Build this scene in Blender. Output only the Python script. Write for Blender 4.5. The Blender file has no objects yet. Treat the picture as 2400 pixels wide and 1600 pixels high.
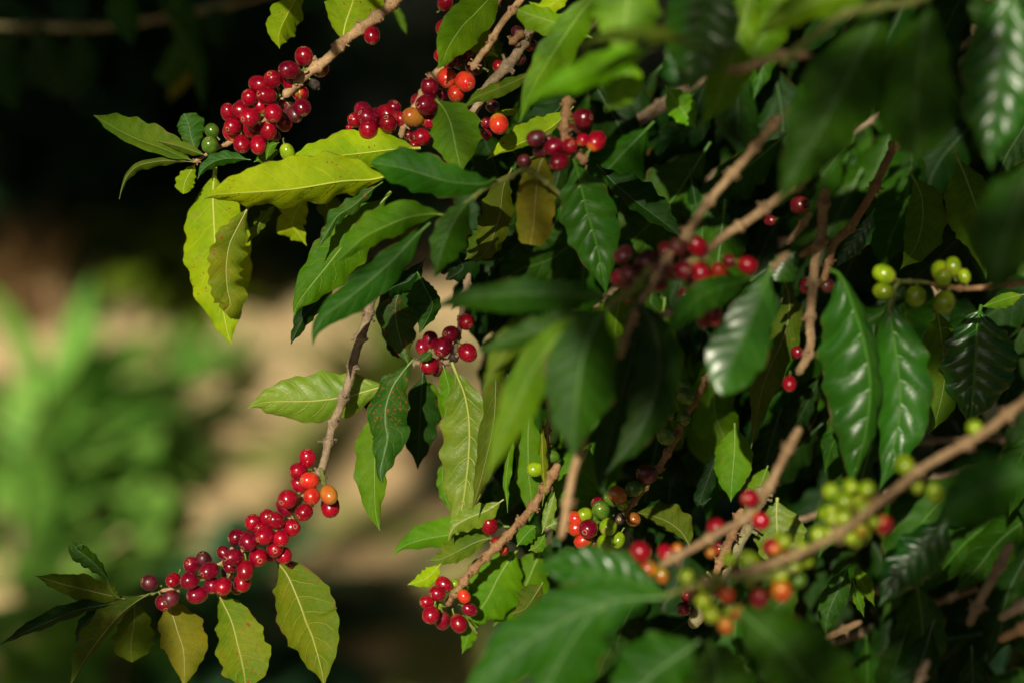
import bpy, math, random
from mathutils import Vector, Matrix, noise
sc = bpy.context.scene
COL = sc.collection
random.seed(7)
R = math.radians

# ---------------------------------------------------------------- camera
PITCH = 8.0
CAM = Vector((0, 0, 1.5))
FPX = 85 / 36 * 2400
FOCUS = 1.95
FW = Vector((0, math.cos(R(PITCH)), -math.sin(R(PITCH))))
UP = Vector((0, math.sin(R(PITCH)), math.cos(R(PITCH))))
RT = Vector((1, 0, 0))
cam_d = bpy.data.cameras.new('camera')
cam = bpy.data.objects.new('camera', cam_d)
COL.objects.link(cam)
cam.location = CAM
cam.rotation_euler = (R(90 - PITCH), 0, 0)
cam_d.lens = 85
cam_d.sensor_width = 36
cam_d.clip_start = 0.05
cam_d.clip_end = 500
cam_d.dof.use_dof = True
cam_d.dof.focus_distance = FOCUS
cam_d.dof.aperture_fstop = 1.8
sc.camera = cam

# ---------------------------------------------------------------- light
TOSUN = (-FW - RT * math.tan(R(10)) + UP * math.tan(R(13))).normalized()
w = bpy.data.worlds.new('World')
sc.world = w
w.use_nodes = True
nt = w.node_tree
sky = nt.nodes.new('ShaderNodeTexSky')
sky.sky_type = 'NISHITA'
sky.sun_disc = False
sky.sun_elevation = math.asin(TOSUN.z)
sky.sun_rotation = math.atan2(TOSUN.x, TOSUN.y)
bg = nt.nodes['Background']
nt.links.new(sky.outputs[0], bg.inputs[0])
bg.inputs[1].default_value = 0.05
sl = bpy.data.lights.new('sun', 'SUN')
sl.energy = 5.0
sl.angle = R(0.53)
sl.color = (1.0, 0.92, 0.72)
so = bpy.data.objects.new('sun', sl)
COL.objects.link(so)
so.rotation_euler = TOSUN.to_track_quat('Z', 'Y').to_euler()
so.location = TOSUN * 20
vs = sc.view_settings
vs.view_transform = 'Standard'
vs.look = 'None'
vs.exposure = 0.2
vs.gamma = 1.0
sc.cycles.use_denoising = True
sc.cycles.max_bounces = 8


def P(px, py, d):
    return CAM + RT * ((px - 1200) / FPX * d) - UP * ((py - 800) / FPX * d) + FW * d


# ---------------------------------------------------------------- materials
def nn(nt, typ, **kw):
    n = nt.nodes.new(typ)
    for k, v in kw.items():
        setattr(n, k, v)
    return n


def mth(nt, op, a, b=None, c=None):
    n = nt.nodes.new('ShaderNodeMath')
    n.operation = op
    for i, v in enumerate((a, b, c)):
        if v is None:
            continue
        if isinstance(v, (int, float)):
            n.inputs[i].default_value = v
        else:
            nt.links.new(v, n.inputs[i])
    return n.outputs[0]


def mrange(nt, v, a, b, c=0.0, d=1.0, smooth=True):
    n = nt.nodes.new('ShaderNodeMapRange')
    if smooth:
        n.interpolation_type = 'SMOOTHSTEP'
    nt.links.new(v, n.inputs[0])
    for i, x in enumerate((a, b, c, d)):
        n.inputs[i + 1].default_value = x
    return n.outputs[0]


def mixc(nt, f, a, b, mode='MIX'):
    n = nt.nodes.new('ShaderNodeMix')
    n.data_type = 'RGBA'
    n.blend_type = mode
    for s, v in ((n.inputs[0], f), (n.inputs[6], a), (n.inputs[7], b)):
        if isinstance(v, (int, float)):
            s.default_value = v
        elif isinstance(v, tuple):
            s.default_value = v + (1,) if len(v) == 3 else v
        else:
            nt.links.new(v, s)
    return n.outputs[2]


def noise_n(nt, co, scale, detail=2.0, rough=0.5, w=None):
    n = nt.nodes.new('ShaderNodeTexNoise')
    n.inputs['Scale'].default_value = scale
    n.inputs['Detail'].default_value = detail
    n.inputs['Roughness'].default_value = rough
    if co is not None:
        nt.links.new(co, n.inputs['Vector'])
    if w is not None:
        n.noise_dimensions = '4D'
        nt.links.new(w, n.inputs['W'])
    return n.outputs[0]


def newmat(name):
    m = bpy.data.materials.new(name)
    m.use_nodes = True
    nt = m.node_tree
    b = nt.nodes['Principled BSDF']
    return m, nt, b, nt.nodes['Material Output']


NV = 9  # side veins per leaf half


def leaf_mat(name, base, base2, vein, rough=0.42, spec=0.5, transl=0.22, tcol=None, spots=0.0, edge=0.35, vb=1.0, coat=0.0, blot=0.5, rt=1.0):
    m, nt, b, out = newmat(name)
    tc = nn(nt, 'ShaderNodeTexCoord')
    sep = nn(nt, 'ShaderNodeSeparateXYZ')
    nt.links.new(tc.outputs['UV'], sep.inputs[0])
    oi = nn(nt, 'ShaderNodeObjectInfo')
    rnd = mth(nt, 'MULTIPLY', oi.outputs['Random'], 40.0)
    u = sep.outputs[0]
    a = mth(nt, 'MULTIPLY', mth(nt, 'ABSOLUTE', mth(nt, 'SUBTRACT', sep.outputs[1], 0.5)), 2.0)
    q = mth(nt, 'MULTIPLY', mth(nt, 'SUBTRACT', u, mth(nt, 'MULTIPLY', mth(nt, 'POWER', a, 1.25), 0.15)), float(NV))
    wob = noise_n(nt, tc.outputs['Object'], 90, 1, 0.5, rnd)
    q = mth(nt, 'ADD', q, mth(nt, 'MULTIPLY', mth(nt, 'SUBTRACT', wob, 0.5), 0.35))
    f = mth(nt, 'FRACT', q)
    dv = mth(nt, 'MULTIPLY', mth(nt, 'ABSOLUTE', mth(nt, 'SUBTRACT', f, 0.5)), 2.0)
    vm = mrange(nt, dv, 0.87, 0.99)
    vm = mth(nt, 'MULTIPLY', vm, mrange(nt, a, 1.0, 0.55))
    vor = nn(nt, 'ShaderNodeTexVoronoi', feature='DISTANCE_TO_EDGE')
    vor.inputs['Scale'].default_value = 210
    nt.links.new(tc.outputs['Object'], vor.inputs['Vector'])
    ret = mrange(nt, vor.outputs['Distance'], 0.0, 0.12, 1.0, 0.0)
    n1 = noise_n(nt, tc.outputs['Object'], 28, 3, 0.55, rnd)
    n2 = noise_n(nt, tc.outputs['Object'], 260, 3, 0.6, rnd)
    c = mixc(nt, mrange(nt, n1, 0.36, 0.66, 0.0, 1.0), base, base2)
    hs = nn(nt, 'ShaderNodeHueSaturation')
    hs.inputs['Hue'].default_value = 0.5
    nt.links.new(mth(nt, 'ADD', 0.487, mth(nt, 'MULTIPLY', oi.outputs['Random'], 0.026)), hs.inputs['Hue'])
    nt.links.new(mth(nt, 'ADD', 0.8, mth(nt, 'MULTIPLY', mth(nt, 'FRACT', mth(nt, 'MULTIPLY', oi.outputs['Random'], 7.31)), 0.4)), hs.inputs['Value'])
    nt.links.new(c, hs.inputs['Color'])
    c = hs.outputs[0]
    c = mixc(nt, mth(nt, 'MULTIPLY', mrange(nt, n2, 0.35, 0.7), 0.22), c, (0.5, 0.5, 0.5), 'MULTIPLY')
    c = mixc(nt, mth(nt, 'MULTIPLY', vm, 0.6), c, vein)
    c = mixc(nt, mth(nt, 'MULTIPLY', ret, 0.10), c, vein)
    c = mixc(nt, mrange(nt, a, 0.045, 0.02), c, vein)
    if spots > 0:
        n3 = noise_n(nt, tc.outputs['Object'], 420, 1, 0.4, rnd)
        n4 = noise_n(nt, tc.outputs['Object'], 30, 1, 0.4, rnd)
        sm = mth(nt, 'MULTIPLY', mrange(nt, n3, 0.71 - 0.05 * spots, 0.74 - 0.05 * spots), mrange(nt, n4, 0.5, 0.56))
        c = mixc(nt, sm, c, (0.22, 0.05, 0.015))
    if edge > 0:
        ne = noise_n(nt, tc.outputs['Object'], 70, 2, 0.5, rnd)
        em = mth(nt, 'MULTIPLY', mrange(nt, mth(nt, 'ADD', a, mth(nt, 'MULTIPLY', ne, 0.14)), 1.03, 1.07), mrange(nt, ne, 0.5, 0.6))
        c = mixc(nt, mth(nt, 'MULTIPLY', em, edge * 2), c, (0.16, 0.075, 0.03))
    if blot > 0:
        nb = noise_n(nt, tc.outputs['Object'], 46, 3, 0.6, mth(nt, 'ADD', rnd, 5.0))
        c = mixc(nt, mth(nt, 'MULTIPLY', mrange(nt, nb, 0.62, 0.7), 0.35 * blot), c, (0.24, 0.2, 0.03))
    nd = noise_n(nt, tc.outputs['Object'], 62, 4, 0.7, mth(nt, 'ADD', rnd, 9.0))
    dust = mrange(nt, nd, 0.54, 0.72)
    c = mixc(nt, mth(nt, 'MULTIPLY', dust, 0.05), c, (0.26, 0.27, 0.1))
    nt.links.new(c, b.inputs['Base Color'])
    n2 = mth(nt, 'ADD', n2, mth(nt, 'MULTIPLY', dust, 1.6))
    rn = mth(nt, 'ADD', rough - 0.06, mth(nt, 'MULTIPLY', n2, 0.14))
    nt.links.new(rn, b.inputs['Roughness'])
    b.inputs['Specular IOR Level'].default_value = spec
    b.inputs['Coat Weight'].default_value = coat
    b.inputs['Coat Roughness'].default_value = 0.28
    h = mth(nt, 'ADD', mth(nt, 'MULTIPLY', vm, vb), mth(nt, 'ADD', mth(nt, 'MULTIPLY', ret, 0.16 * vb * rt), mth(nt, 'MULTIPLY', n1, -0.6)))
    h = mth(nt, 'ADD', h, mth(nt, 'MULTIPLY', n2, 0.12 * rt))
    bp = nn(nt, 'ShaderNodeBump')
    bp.inputs['Strength'].default_value = 0.55
    bp.inputs['Distance'].default_value = 0.0011
    nt.links.new(h, bp.inputs['Height'])
    nt.links.new(bp.outputs[0], b.inputs['Normal'])
    tr = nn(nt, 'ShaderNodeBsdfTranslucent')
    nt.links.new(mixc(nt, 1.0, c, tcol or (1.3, 1.25, 0.5), 'MULTIPLY'), tr.inputs[0])
    mx = nn(nt, 'ShaderNodeMixShader')
    mx.inputs[0].default_value = transl
    nt.links.new(b.outputs[0], mx.inputs[1])
    nt.links.new(tr.outputs[0], mx.inputs[2])
    nt.links.new(mx.outputs[0], out.inputs[0])
    return m


LM = {
    # lit underside / young blades
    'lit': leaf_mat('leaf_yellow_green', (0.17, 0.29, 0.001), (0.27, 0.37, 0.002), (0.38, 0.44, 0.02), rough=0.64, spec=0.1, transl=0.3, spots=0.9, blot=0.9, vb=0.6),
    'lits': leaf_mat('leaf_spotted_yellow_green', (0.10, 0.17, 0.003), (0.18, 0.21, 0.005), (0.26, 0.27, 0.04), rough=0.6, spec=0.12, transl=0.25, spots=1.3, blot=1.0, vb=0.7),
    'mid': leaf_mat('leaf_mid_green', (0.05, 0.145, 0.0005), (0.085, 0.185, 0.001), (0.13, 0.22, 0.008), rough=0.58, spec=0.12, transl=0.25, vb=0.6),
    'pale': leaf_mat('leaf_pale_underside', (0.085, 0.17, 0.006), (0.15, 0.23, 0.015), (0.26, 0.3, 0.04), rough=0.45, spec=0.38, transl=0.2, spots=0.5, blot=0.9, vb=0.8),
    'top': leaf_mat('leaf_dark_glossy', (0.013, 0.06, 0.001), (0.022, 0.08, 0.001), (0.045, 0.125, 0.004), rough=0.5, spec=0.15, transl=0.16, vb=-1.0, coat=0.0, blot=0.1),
    'tops': leaf_mat('leaf_rust_spotted', (0.014, 0.065, 0.003), (0.028, 0.085, 0.004), (0.08, 0.16, 0.015), rough=0.46, spec=0.22, transl=0.14, vb=-0.9, spots=1.9, blot=0.6),
    'glos': leaf_mat('leaf_wet_glossy', (0.01, 0.075, 0.002), (0.018, 0.1, 0.003), (0.04, 0.13, 0.006), rough=0.31, spec=0.55, transl=0.16, vb=-0.8, coat=0.15, blot=0.0, rt=0.3),
    'fresh': leaf_mat('leaf_fresh_green', (0.08, 0.24, 0.0008), (0.13, 0.3, 0.0015), (0.2, 0.34, 0.012), rough=0.5, spec=0.2, transl=0.3, vb=0.5, blot=0.2),
    'olive': leaf_mat('leaf_olive', (0.045, 0.09, 0.002), (0.085, 0.125, 0.004), (0.13, 0.16, 0.015), rough=0.62, spec=0.12, transl=0.22, blot=0.8, spots=0.4, vb=0.7),
    'yel': leaf_mat('leaf_yellowing', (0.13, 0.14, 0.004), (0.2, 0.175, 0.006), (0.22, 0.2, 0.03), rough=0.62, spec=0.12, transl=0.25, blot=1.0, edge=0.5),
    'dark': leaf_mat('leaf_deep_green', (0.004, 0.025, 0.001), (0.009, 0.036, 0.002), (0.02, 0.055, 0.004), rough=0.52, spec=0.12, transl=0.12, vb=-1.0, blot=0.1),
}
RIB = {}
for k, col in dict(lit=(0.33, 0.39, 0.03), lits=(0.24, 0.25, 0.04), mid=(0.13, 0.23, 0.02), pale=(0.3, 0.33, 0.07), top=(0.05, 0.14, 0.01), tops=(0.09, 0.18, 0.02),
                   glos=(0.05, 0.14, 0.01), olive=(0.14, 0.16, 0.03), yel=(0.24, 0.22, 0.04), dark=(0.02, 0.06, 0.01), fresh=(0.2, 0.34, 0.03)).items():
    m, nt, b, out = newmat('midrib_' + k)
    b.inputs['Base Color'].default_value = col + (1,)
    b.inputs['Roughness'].default_value = 0.45
    RIB[k] = m


def cherry_mat(name, base, patch, pole, rough=0.17, wrinkle=0.0, coat=0.15, spec=0.45, sss=0.08, pl=(0.55, 0.9)):
    """base skin colour, lighter patch, tint towards the stalk end"""
    m, nt, b, out = newmat(name)
    tc = nn(nt, 'ShaderNodeTexCoord')
    oi = nn(nt, 'ShaderNodeObjectInfo')
    rnd = mth(nt, 'MULTIPLY', oi.outputs['Random'], 30.0)
    n1 = noise_n(nt, tc.outputs['Object'], 1.1, 2, 0.5, rnd)
    c = mixc(nt, mrange(nt, n1, 0.4, 0.65), base, patch)
    sep = nn(nt, 'ShaderNodeSeparateXYZ')
    nt.links.new(tc.outputs['Object'], sep.inputs[0])
    pz = mth(nt, 'MULTIPLY', mrange(nt, mth(nt, 'MULTIPLY', sep.outputs[2], -1.0), pl[0], pl[1] + 0.15), mth(nt, 'FRACT', mth(nt, 'MULTIPLY', oi.outputs['Random'], 13.7)))
    c = mixc(nt, pz, c, pole)
    # small corky flecks
    n2 = noise_n(nt, tc.outputs['Object'], 7, 1, 0.3, rnd)
    n5 = noise_n(nt, tc.outputs['Object'], 2.2, 1, 0.3, rnd)
    fl = mth(nt, 'MULTIPLY', mrange(nt, n2, 0.7, 0.73), mrange(nt, n5, 0.5, 0.6))
    c = mixc(nt, mth(nt, 'MULTIPLY', fl, 0.8), c, (0.5, 0.3, 0.12))
    n6 = noise_n(nt, tc.outputs['Object'], 26, 2, 0.5, rnd)
    c = mixc(nt, mth(nt, 'MULTIPLY', mrange(nt, n6, 0.5, 0.75), 0.22), c, (0.45, 0.4, 0.4), 'MULTIPLY')
    hs = nn(nt, 'ShaderNodeHueSaturation')
    nt.links.new(mth(nt, 'ADD', 0.72, mth(nt, 'MULTIPLY', oi.outputs['Random'], 0.5)), hs.inputs['Value'])
    nt.links.new(c, hs.inputs['Color'])
    nt.links.new(hs.outputs[0], b.inputs['Base Color'])
    nt.links.new(mth(nt, 'ADD', rough - 0.04, mth(nt, 'ADD', mth(nt, 'MULTIPLY', n1, 0.14), mth(nt, 'MULTIPLY', mrange(nt, noise_n(nt, tc.outputs['Object'], 3.5, 4, 0.7, rnd), 0.45, 0.7), 0.22))), b.inputs['Roughness'])
    b.inputs['Specular IOR Level'].default_value = spec
    b.inputs['Coat Weight'].default_value = coat
    b.inputs['Coat Roughness'].default_value = 0.12
    b.inputs['Subsurface Weight'].default_value = sss
    b.inputs['Subsurface Radius'].default_value = (0.6, 0.12, 0.06)
    b.inputs['Subsurface Scale'].default_value = 0.004
    bp = nn(nt, 'ShaderNodeBump')
    bp.inputs['Strength'].default_value = 0.25 + wrinkle
    bp.inputs['Distance'].default_value = 0.0006 + 0.001 * wrinkle
    n3 = noise_n(nt, tc.outputs['Object'], 3.0 if wrinkle else 2.0, 3, 0.6, rnd)
    nt.links.new(n3, bp.inputs['Height'])
    nt.links.new(bp.outputs[0], b.inputs['Normal'])
    return m


CM = {
    'r': cherry_mat('cherry_red', (0.22, 0.001, 0.013), (0.3, 0.002, 0.013), (0.55, 0.14, 0.012), pl=(0.75, 1.0)),
    'd': cherry_mat('cherry_dark_red', (0.12, 0.001, 0.012), (0.2, 0.002, 0.018), (0.25, 0.03, 0.02)),
    'v': cherry_mat('cherry_overripe', (0.05, 0.004, 0.01), (0.11, 0.01, 0.02), (0.1, 0.03, 0.02), rough=0.34),
    'o': cherry_mat('cherry_orange', (0.5, 0.045, 0.012), (0.48, 0.012, 0.014), (0.5, 0.26, 0.012), pl=(0.1, 0.9)),
    'y': cherry_mat('cherry_amber', (0.36, 0.14, 0.018), (0.38, 0.07, 0.014), (0.28, 0.28, 0.015), pl=(0.1, 0.8)),
    'g': cherry_mat('cherry_green', (0.15, 0.25, 0.005), (0.24, 0.33, 0.008), (0.3, 0.36, 0.02)),
    'e': cherry_mat('cherry_deep_green', (0.05, 0.12, 0.01), (0.08, 0.16, 0.012), (0.1, 0.18, 0.02)),
    'b': cherry_mat('cherry_dried', (0.018, 0.012, 0.01), (0.05, 0.035, 0.03), (0.03, 0.02, 0.015), rough=0.6, wrinkle=0.7, coat=0.0, sss=0.0),
}
m, nt, b, out = newmat('cherry_calyx')
tc = nn(nt, 'ShaderNodeTexCoord')
nt.links.new(mixc(nt, mrange(nt, noise_n(nt, tc.outputs['Object'], 9, 2), 0.4, 0.6), (0.16, 0.07, 0.03), (0.42, 0.24, 0.12)), b.inputs['Base Color'])
b.inputs['Roughness'].default_value = 0.7
CALYX = m
m, nt, b, out = newmat('cherry_stalk')
b.inputs['Base Color'].default_value = (0.12, 0.17, 0.02, 1)
b.inputs['Roughness'].default_value = 0.5
STALK = m


def bark_mat(name, c1, c2, c3, scale=1.0):
    m, nt, b, out = newmat(name)
    tc = nn(nt, 'ShaderNodeTexCoord')
    co = tc.outputs['Object']
    n1 = noise_n(nt, co, 90 * scale, 4, 0.65)
    n2 = noise_n(nt, co, 500 * scale, 3, 0.6)
    # fine lengthwise cracks from the UV (x along, y around)
    mp = nn(nt, 'ShaderNodeMapping')
    nt.links.new(tc.outputs['UV'], mp.inputs[0])
    mp.inputs['Scale'].default_value = (60, 8, 1)
    n3 = noise_n(nt, mp.outputs[0], 1.6, 4, 0.7)
    c = mixc(nt, mrange(nt, n1, 0.35, 0.65), c1, c2)
    c = mixc(nt, mrange(nt, n3, 0.56, 0.68), c, c3)
    c = mixc(nt, mth(nt, 'MULTIPLY', mrange(nt, n2, 0.4, 0.7), 0.4), c, (0.3, 0.25, 0.2), 'MULTIPLY')
    nt.links.new(c, b.inputs['Base Color'])
    b.inputs['Roughness'].default_value = 0.75
    h = mth(nt, 'ADD', n1, mth(nt, 'ADD', mth(nt, 'MULTIPLY', n2, 0.4), mth(nt, 'MULTIPLY', n3, -0.8)))
    bp = nn(nt, 'ShaderNodeBump')
    bp.inputs['Strength'].default_value = 0.9
    bp.inputs['Distance'].default_value = 0.0016
    nt.links.new(h, bp.inputs['Height'])
    nt.links.new(bp.outputs[0], b.inputs['Normal'])
    return m


BK = {
    'tan': bark_mat('bark_tan', (0.36, 0.21, 0.10), (0.5, 0.32, 0.17), (0.17, 0.09, 0.045)),
    'grey': bark_mat('bark_grey_brown', (0.22, 0.15, 0.09), (0.34, 0.25, 0.16), (0.08, 0.05, 0.03)),
    'brn': bark_mat('bark_mid_brown', (0.24, 0.145, 0.07), (0.36, 0.235, 0.12), (0.1, 0.055, 0.03)),
    'red': bark_mat('bark_red_brown', (0.24, 0.12, 0.05), (0.34, 0.19, 0.085), (0.1, 0.05, 0.025)),
    'green': bark_mat('stem_green', (0.14, 0.17, 0.03), (0.2, 0.22, 0.05), (0.16, 0.1, 0.04)),
    'lich': bark_mat('bark_lichened', (0.2, 0.15, 0.07), (0.3, 0.27, 0.13), (0.07, 0.045, 0.025), 0.8),
}


# ---------------------------------------------------------------- geometry helpers
def crom(pts, n):
    """Catmull-Rom through tuples, n samples"""
    pts = [tuple(map(float, p)) for p in pts]
    k = len(pts)
    if k == 2:
        return [tuple(a + (b - a) * i / (n - 1) for a, b in zip(*pts)) for i in range(n)]
    # arc-length-ish parameter
    ds = [0.0]
    for a, b in zip(pts, pts[1:]):
        ds.append(ds[-1] + max(1e-6, math.dist(a, b)) ** 0.8)
    ext = [tuple(2 * a - b for a, b in zip(pts[0], pts[1]))] + pts + [tuple(2 * a - b for a, b in zip(pts[-1], pts[-2]))]
    out = []
    for i in range(n):
        s = ds[-1] * i / (n - 1)
        j = 0
        while j < k - 2 and s > ds[j + 1]:
            j += 1
        t = (s - ds[j]) / (ds[j + 1] - ds[j])
        p0, p1, p2, p3 = ext[j], ext[j + 1], ext[j + 2], ext[j + 3]
        out.append(tuple(0.5 * (2 * b + (c - a) * t + (2 * a - 5 * b + 4 * c - d) * t * t + (3 * b - a - 3 * c + d) * t ** 3)
                         for a, b, c, d in zip(p0, p1, p2, p3)))
    return out


def mkobj(name, verts, faces, mats, parent=None, loc=None, fm=None, uvs=None, smooth=True):
    me = bpy.data.meshes.new(name)
    me.from_pydata([tuple(v) for v in verts], [], faces)
    for m in mats:
        me.materials.append(m)
    if fm:
        me.polygons.foreach_set('material_index', fm)
    if smooth:
        me.polygons.foreach_set('use_smooth', [True] * len(me.polygons))
    if uvs:
        uv = me.uv_layers.new(name='UVMap')
        flat = []
        for l in me.loops:
            flat.extend(uvs[l.vertex_index])
        uv.data.foreach_set('uv', flat)
    me.update()
    o = bpy.data.objects.new(name, me)
    COL.objects.link(o)
    if parent is not None:
        o.parent = parent
    if loc is not None:
        o.location = loc
    return o


PROF = [(0, 0.012), (0.04, 0.015), (0.07, 0.08), (0.14, 0.36), (0.24, 0.72), (0.36, 0.95), (0.48, 1.0), (0.6, 0.94), (0.72, 0.74), (0.82, 0.48), (0.9, 0.22), (0.95, 0.09), (1, 0.0)]
PROFR = [(0, 0.012), (0.04, 0.02), (0.1, 0.2), (0.2, 0.48), (0.35, 0.74), (0.5, 0.92), (0.65, 1.0), (0.78, 0.95), (0.88, 0.72), (0.95, 0.4), (1, 0.03)]
PROFB = [(0, 0.02), (0.05, 0.1), (0.15, 0.5), (0.3, 0.85), (0.5, 1.0), (0.7, 0.95), (0.85, 0.85), (0.95, 0.7), (1, 0.45)]


def prof(tab, t):
    for (a, x), (b, y) in zip(tab, tab[1:]):
        if t <= b:
            s = (t - a) / (b - a)
            s = s * s * (3 - 2 * s) * 0.4 + s * 0.6
            return x + (y - x) * s
    return tab[-1][1]


def leaf(root, pts, wA, wB, mat='top', dd=0.0, ddt=None, tA=15, tB=15, wave=0.10, nw=5, curl=0.0, tip=0, bul=0.05, res=52, notch=(), name='leaf', label=None, rough_edge=0.03, seed=None):
    """pts: picture pixels of the midrib base->tip, placed at real distance FOCUS+dd.  Side A = the left / upper half."""
    rs = random.Random(seed if seed is not None else int(pts[0][0] * 31 + pts[0][1] * 17 + pts[-1][0] * 7))
    ddt = dd if ddt is None else ddt
    k = len(pts)
    p3 = []
    for i, p in enumerate(pts):
        s = i / (k - 1)
        e = p[2] if len(p) > 2 else 0.0
        d = FOCUS + dd + (ddt - dd) * s + e
        p3.append(P(p[0], p[1], d))
    n = res
    sp = [Vector(v) for v in crom(p3, n)]
    ex, ey = pts[-1][0] - pts[0][0], pts[-1][1] - pts[0][1]
    # image-space perpendicular of side A
    nA = (-ey, ex)
    if nA[0] * -1 + nA[1] * -0.6 < 0:
        nA = (ey, -ex)
    Aw = RT * nA[0] - UP * nA[1]
    base = sp[0].copy()
    cols = [0.0, 0.09, 0.22, 0.37, 0.52, 0.67, 0.8, 0.91, 1.0] if res > 30 else [0.0, 0.3, 0.65, 1.0]
    tab = (PROF, PROFR, PROFB)[tip]
    verts, uvs, faces, fm = [], [], [], []
    ph = [rs.uniform(0, 6.28) for _ in range(6)]
    C = len(cols)
    for i in range(n):
        t = i / (n - 1)
        T = (sp[min(i + 1, n - 1)] - sp[max(i - 1, 0)]).normalized()
        V = (CAM - sp[i]).normalized()
        nrm = (V - T * V.dot(T))
        nrm = nrm.normalized() if nrm.length > 0.05 else UP
        S = T.cross(nrm).normalized()
        if S.dot(Aw) < 0:
            S = -S
        pr = prof(tab, t)
        pxs = (sp[i] - CAM).dot(FW) / FPX
        row = []
        for side, wpx, tl in ((0, wA, tA), (1, wB, tB)):
            ct = max(0.28, math.cos(R(tl)))
            W = wpx * pxs / ct
            sgn = 1 if side == 0 else -1
            D = (S * sgn) * math.cos(R(tl)) - nrm * math.sin(R(tl))
            NN = (nrm * math.cos(R(tl)) + (S * sgn) * math.sin(R(tl)))
            e = 1.0 + rough_edge * (math.sin(t * 34 + ph[side]) + 0.8 * math.sin(t * 71 + ph[side + 2])) + 0.05 * math.sin(t * 2 * math.pi * nw * 1.0 + ph[4 + side])
            for (nt_, ns, nd, nwid) in notch:
                if ns == side:
                    e *= 1 - nd * math.exp(-((t - nt_) / nwid) ** 4)
            for a in cols:
                if side == 1 and a == 0:
                    continue
                q = (t - 0.15 * a ** 1.25) * NV
                f = q - math.floor(q)
                bl = (1 - (2 * f - 1) ** 4) * (a * (1.06 - a)) * 4 * bul * W
                wv = wave * W * a * a * math.sin(2 * math.pi * (nw * t - 0.12 * a) + ph[4 + side]) * min(1, 3 * t) * (1.1 - 0.5 * t)
                wv += wave * 0.3 * W * a ** 3 * math.sin(2 * math.pi * nw * 2.3 * t + ph[side])
                off = D * (W * pr * a * e) + NN * ((bl + wv - curl * W * a * a) * min(1, pr * 2.2))
                row.append((side, a, sp[i] + off - base))
        # order: B edge ... centre ... A edge
        B = [r for r in row if r[0] == 1][::-1]
        A = [r for r in row if r[0] == 0]
        for s_, a, v in B + A:
            verts.append(v)
            uvs.append((t, 0.5 + 0.5 * a * (1 if s_ == 0 else -1)))
    M = 2 * C - 1
    for i in range(n - 1):
        for j in range(M - 1):
            p = i * M + j
            faces.append((p, p + 1, p + M + 1, p + M))
            fm.append(0)
    # raised midrib running on into the petiole
    if res > 30:
        o0 = len(verts)
        kk = 6
        wr = (wA + wB) * 0.5 * FOCUS / FPX
        for i in range(n):
            t = i / (n - 1)
            r = max(0.00018, min(0.0009, wr * 0.04) * (1.25 - 1.1 * t) * (1.5 if t < 0.06 else 1))
            T = (sp[min(i + 1, n - 1)] - sp[max(i - 1, 0)]).normalized()
            V = (CAM - sp[i]).normalized()
            S = T.cross(V).normalized()
            V2 = S.cross(T)
            for j in range(kk):
                an = 2 * math.pi * j / kk
                verts.append(sp[i] - base + (S * math.cos(an) + V2 * math.sin(an) * 0.8) * r)
                uvs.append((t, 0.5))
        for i in range(n - 1):
            for j in range(kk):
                a = o0 + i * kk + j
                b_ = o0 + i * kk + (j + 1) % kk
                faces.append((a, b_, b_ + kk, a + kk))
                fm.append(1)
    o = mkobj(name, verts, faces, [LM[mat], RIB[mat]], root, base - root.location if root else base, fm, uvs)
    if label:
        o['label'] = label
    return o


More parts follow.
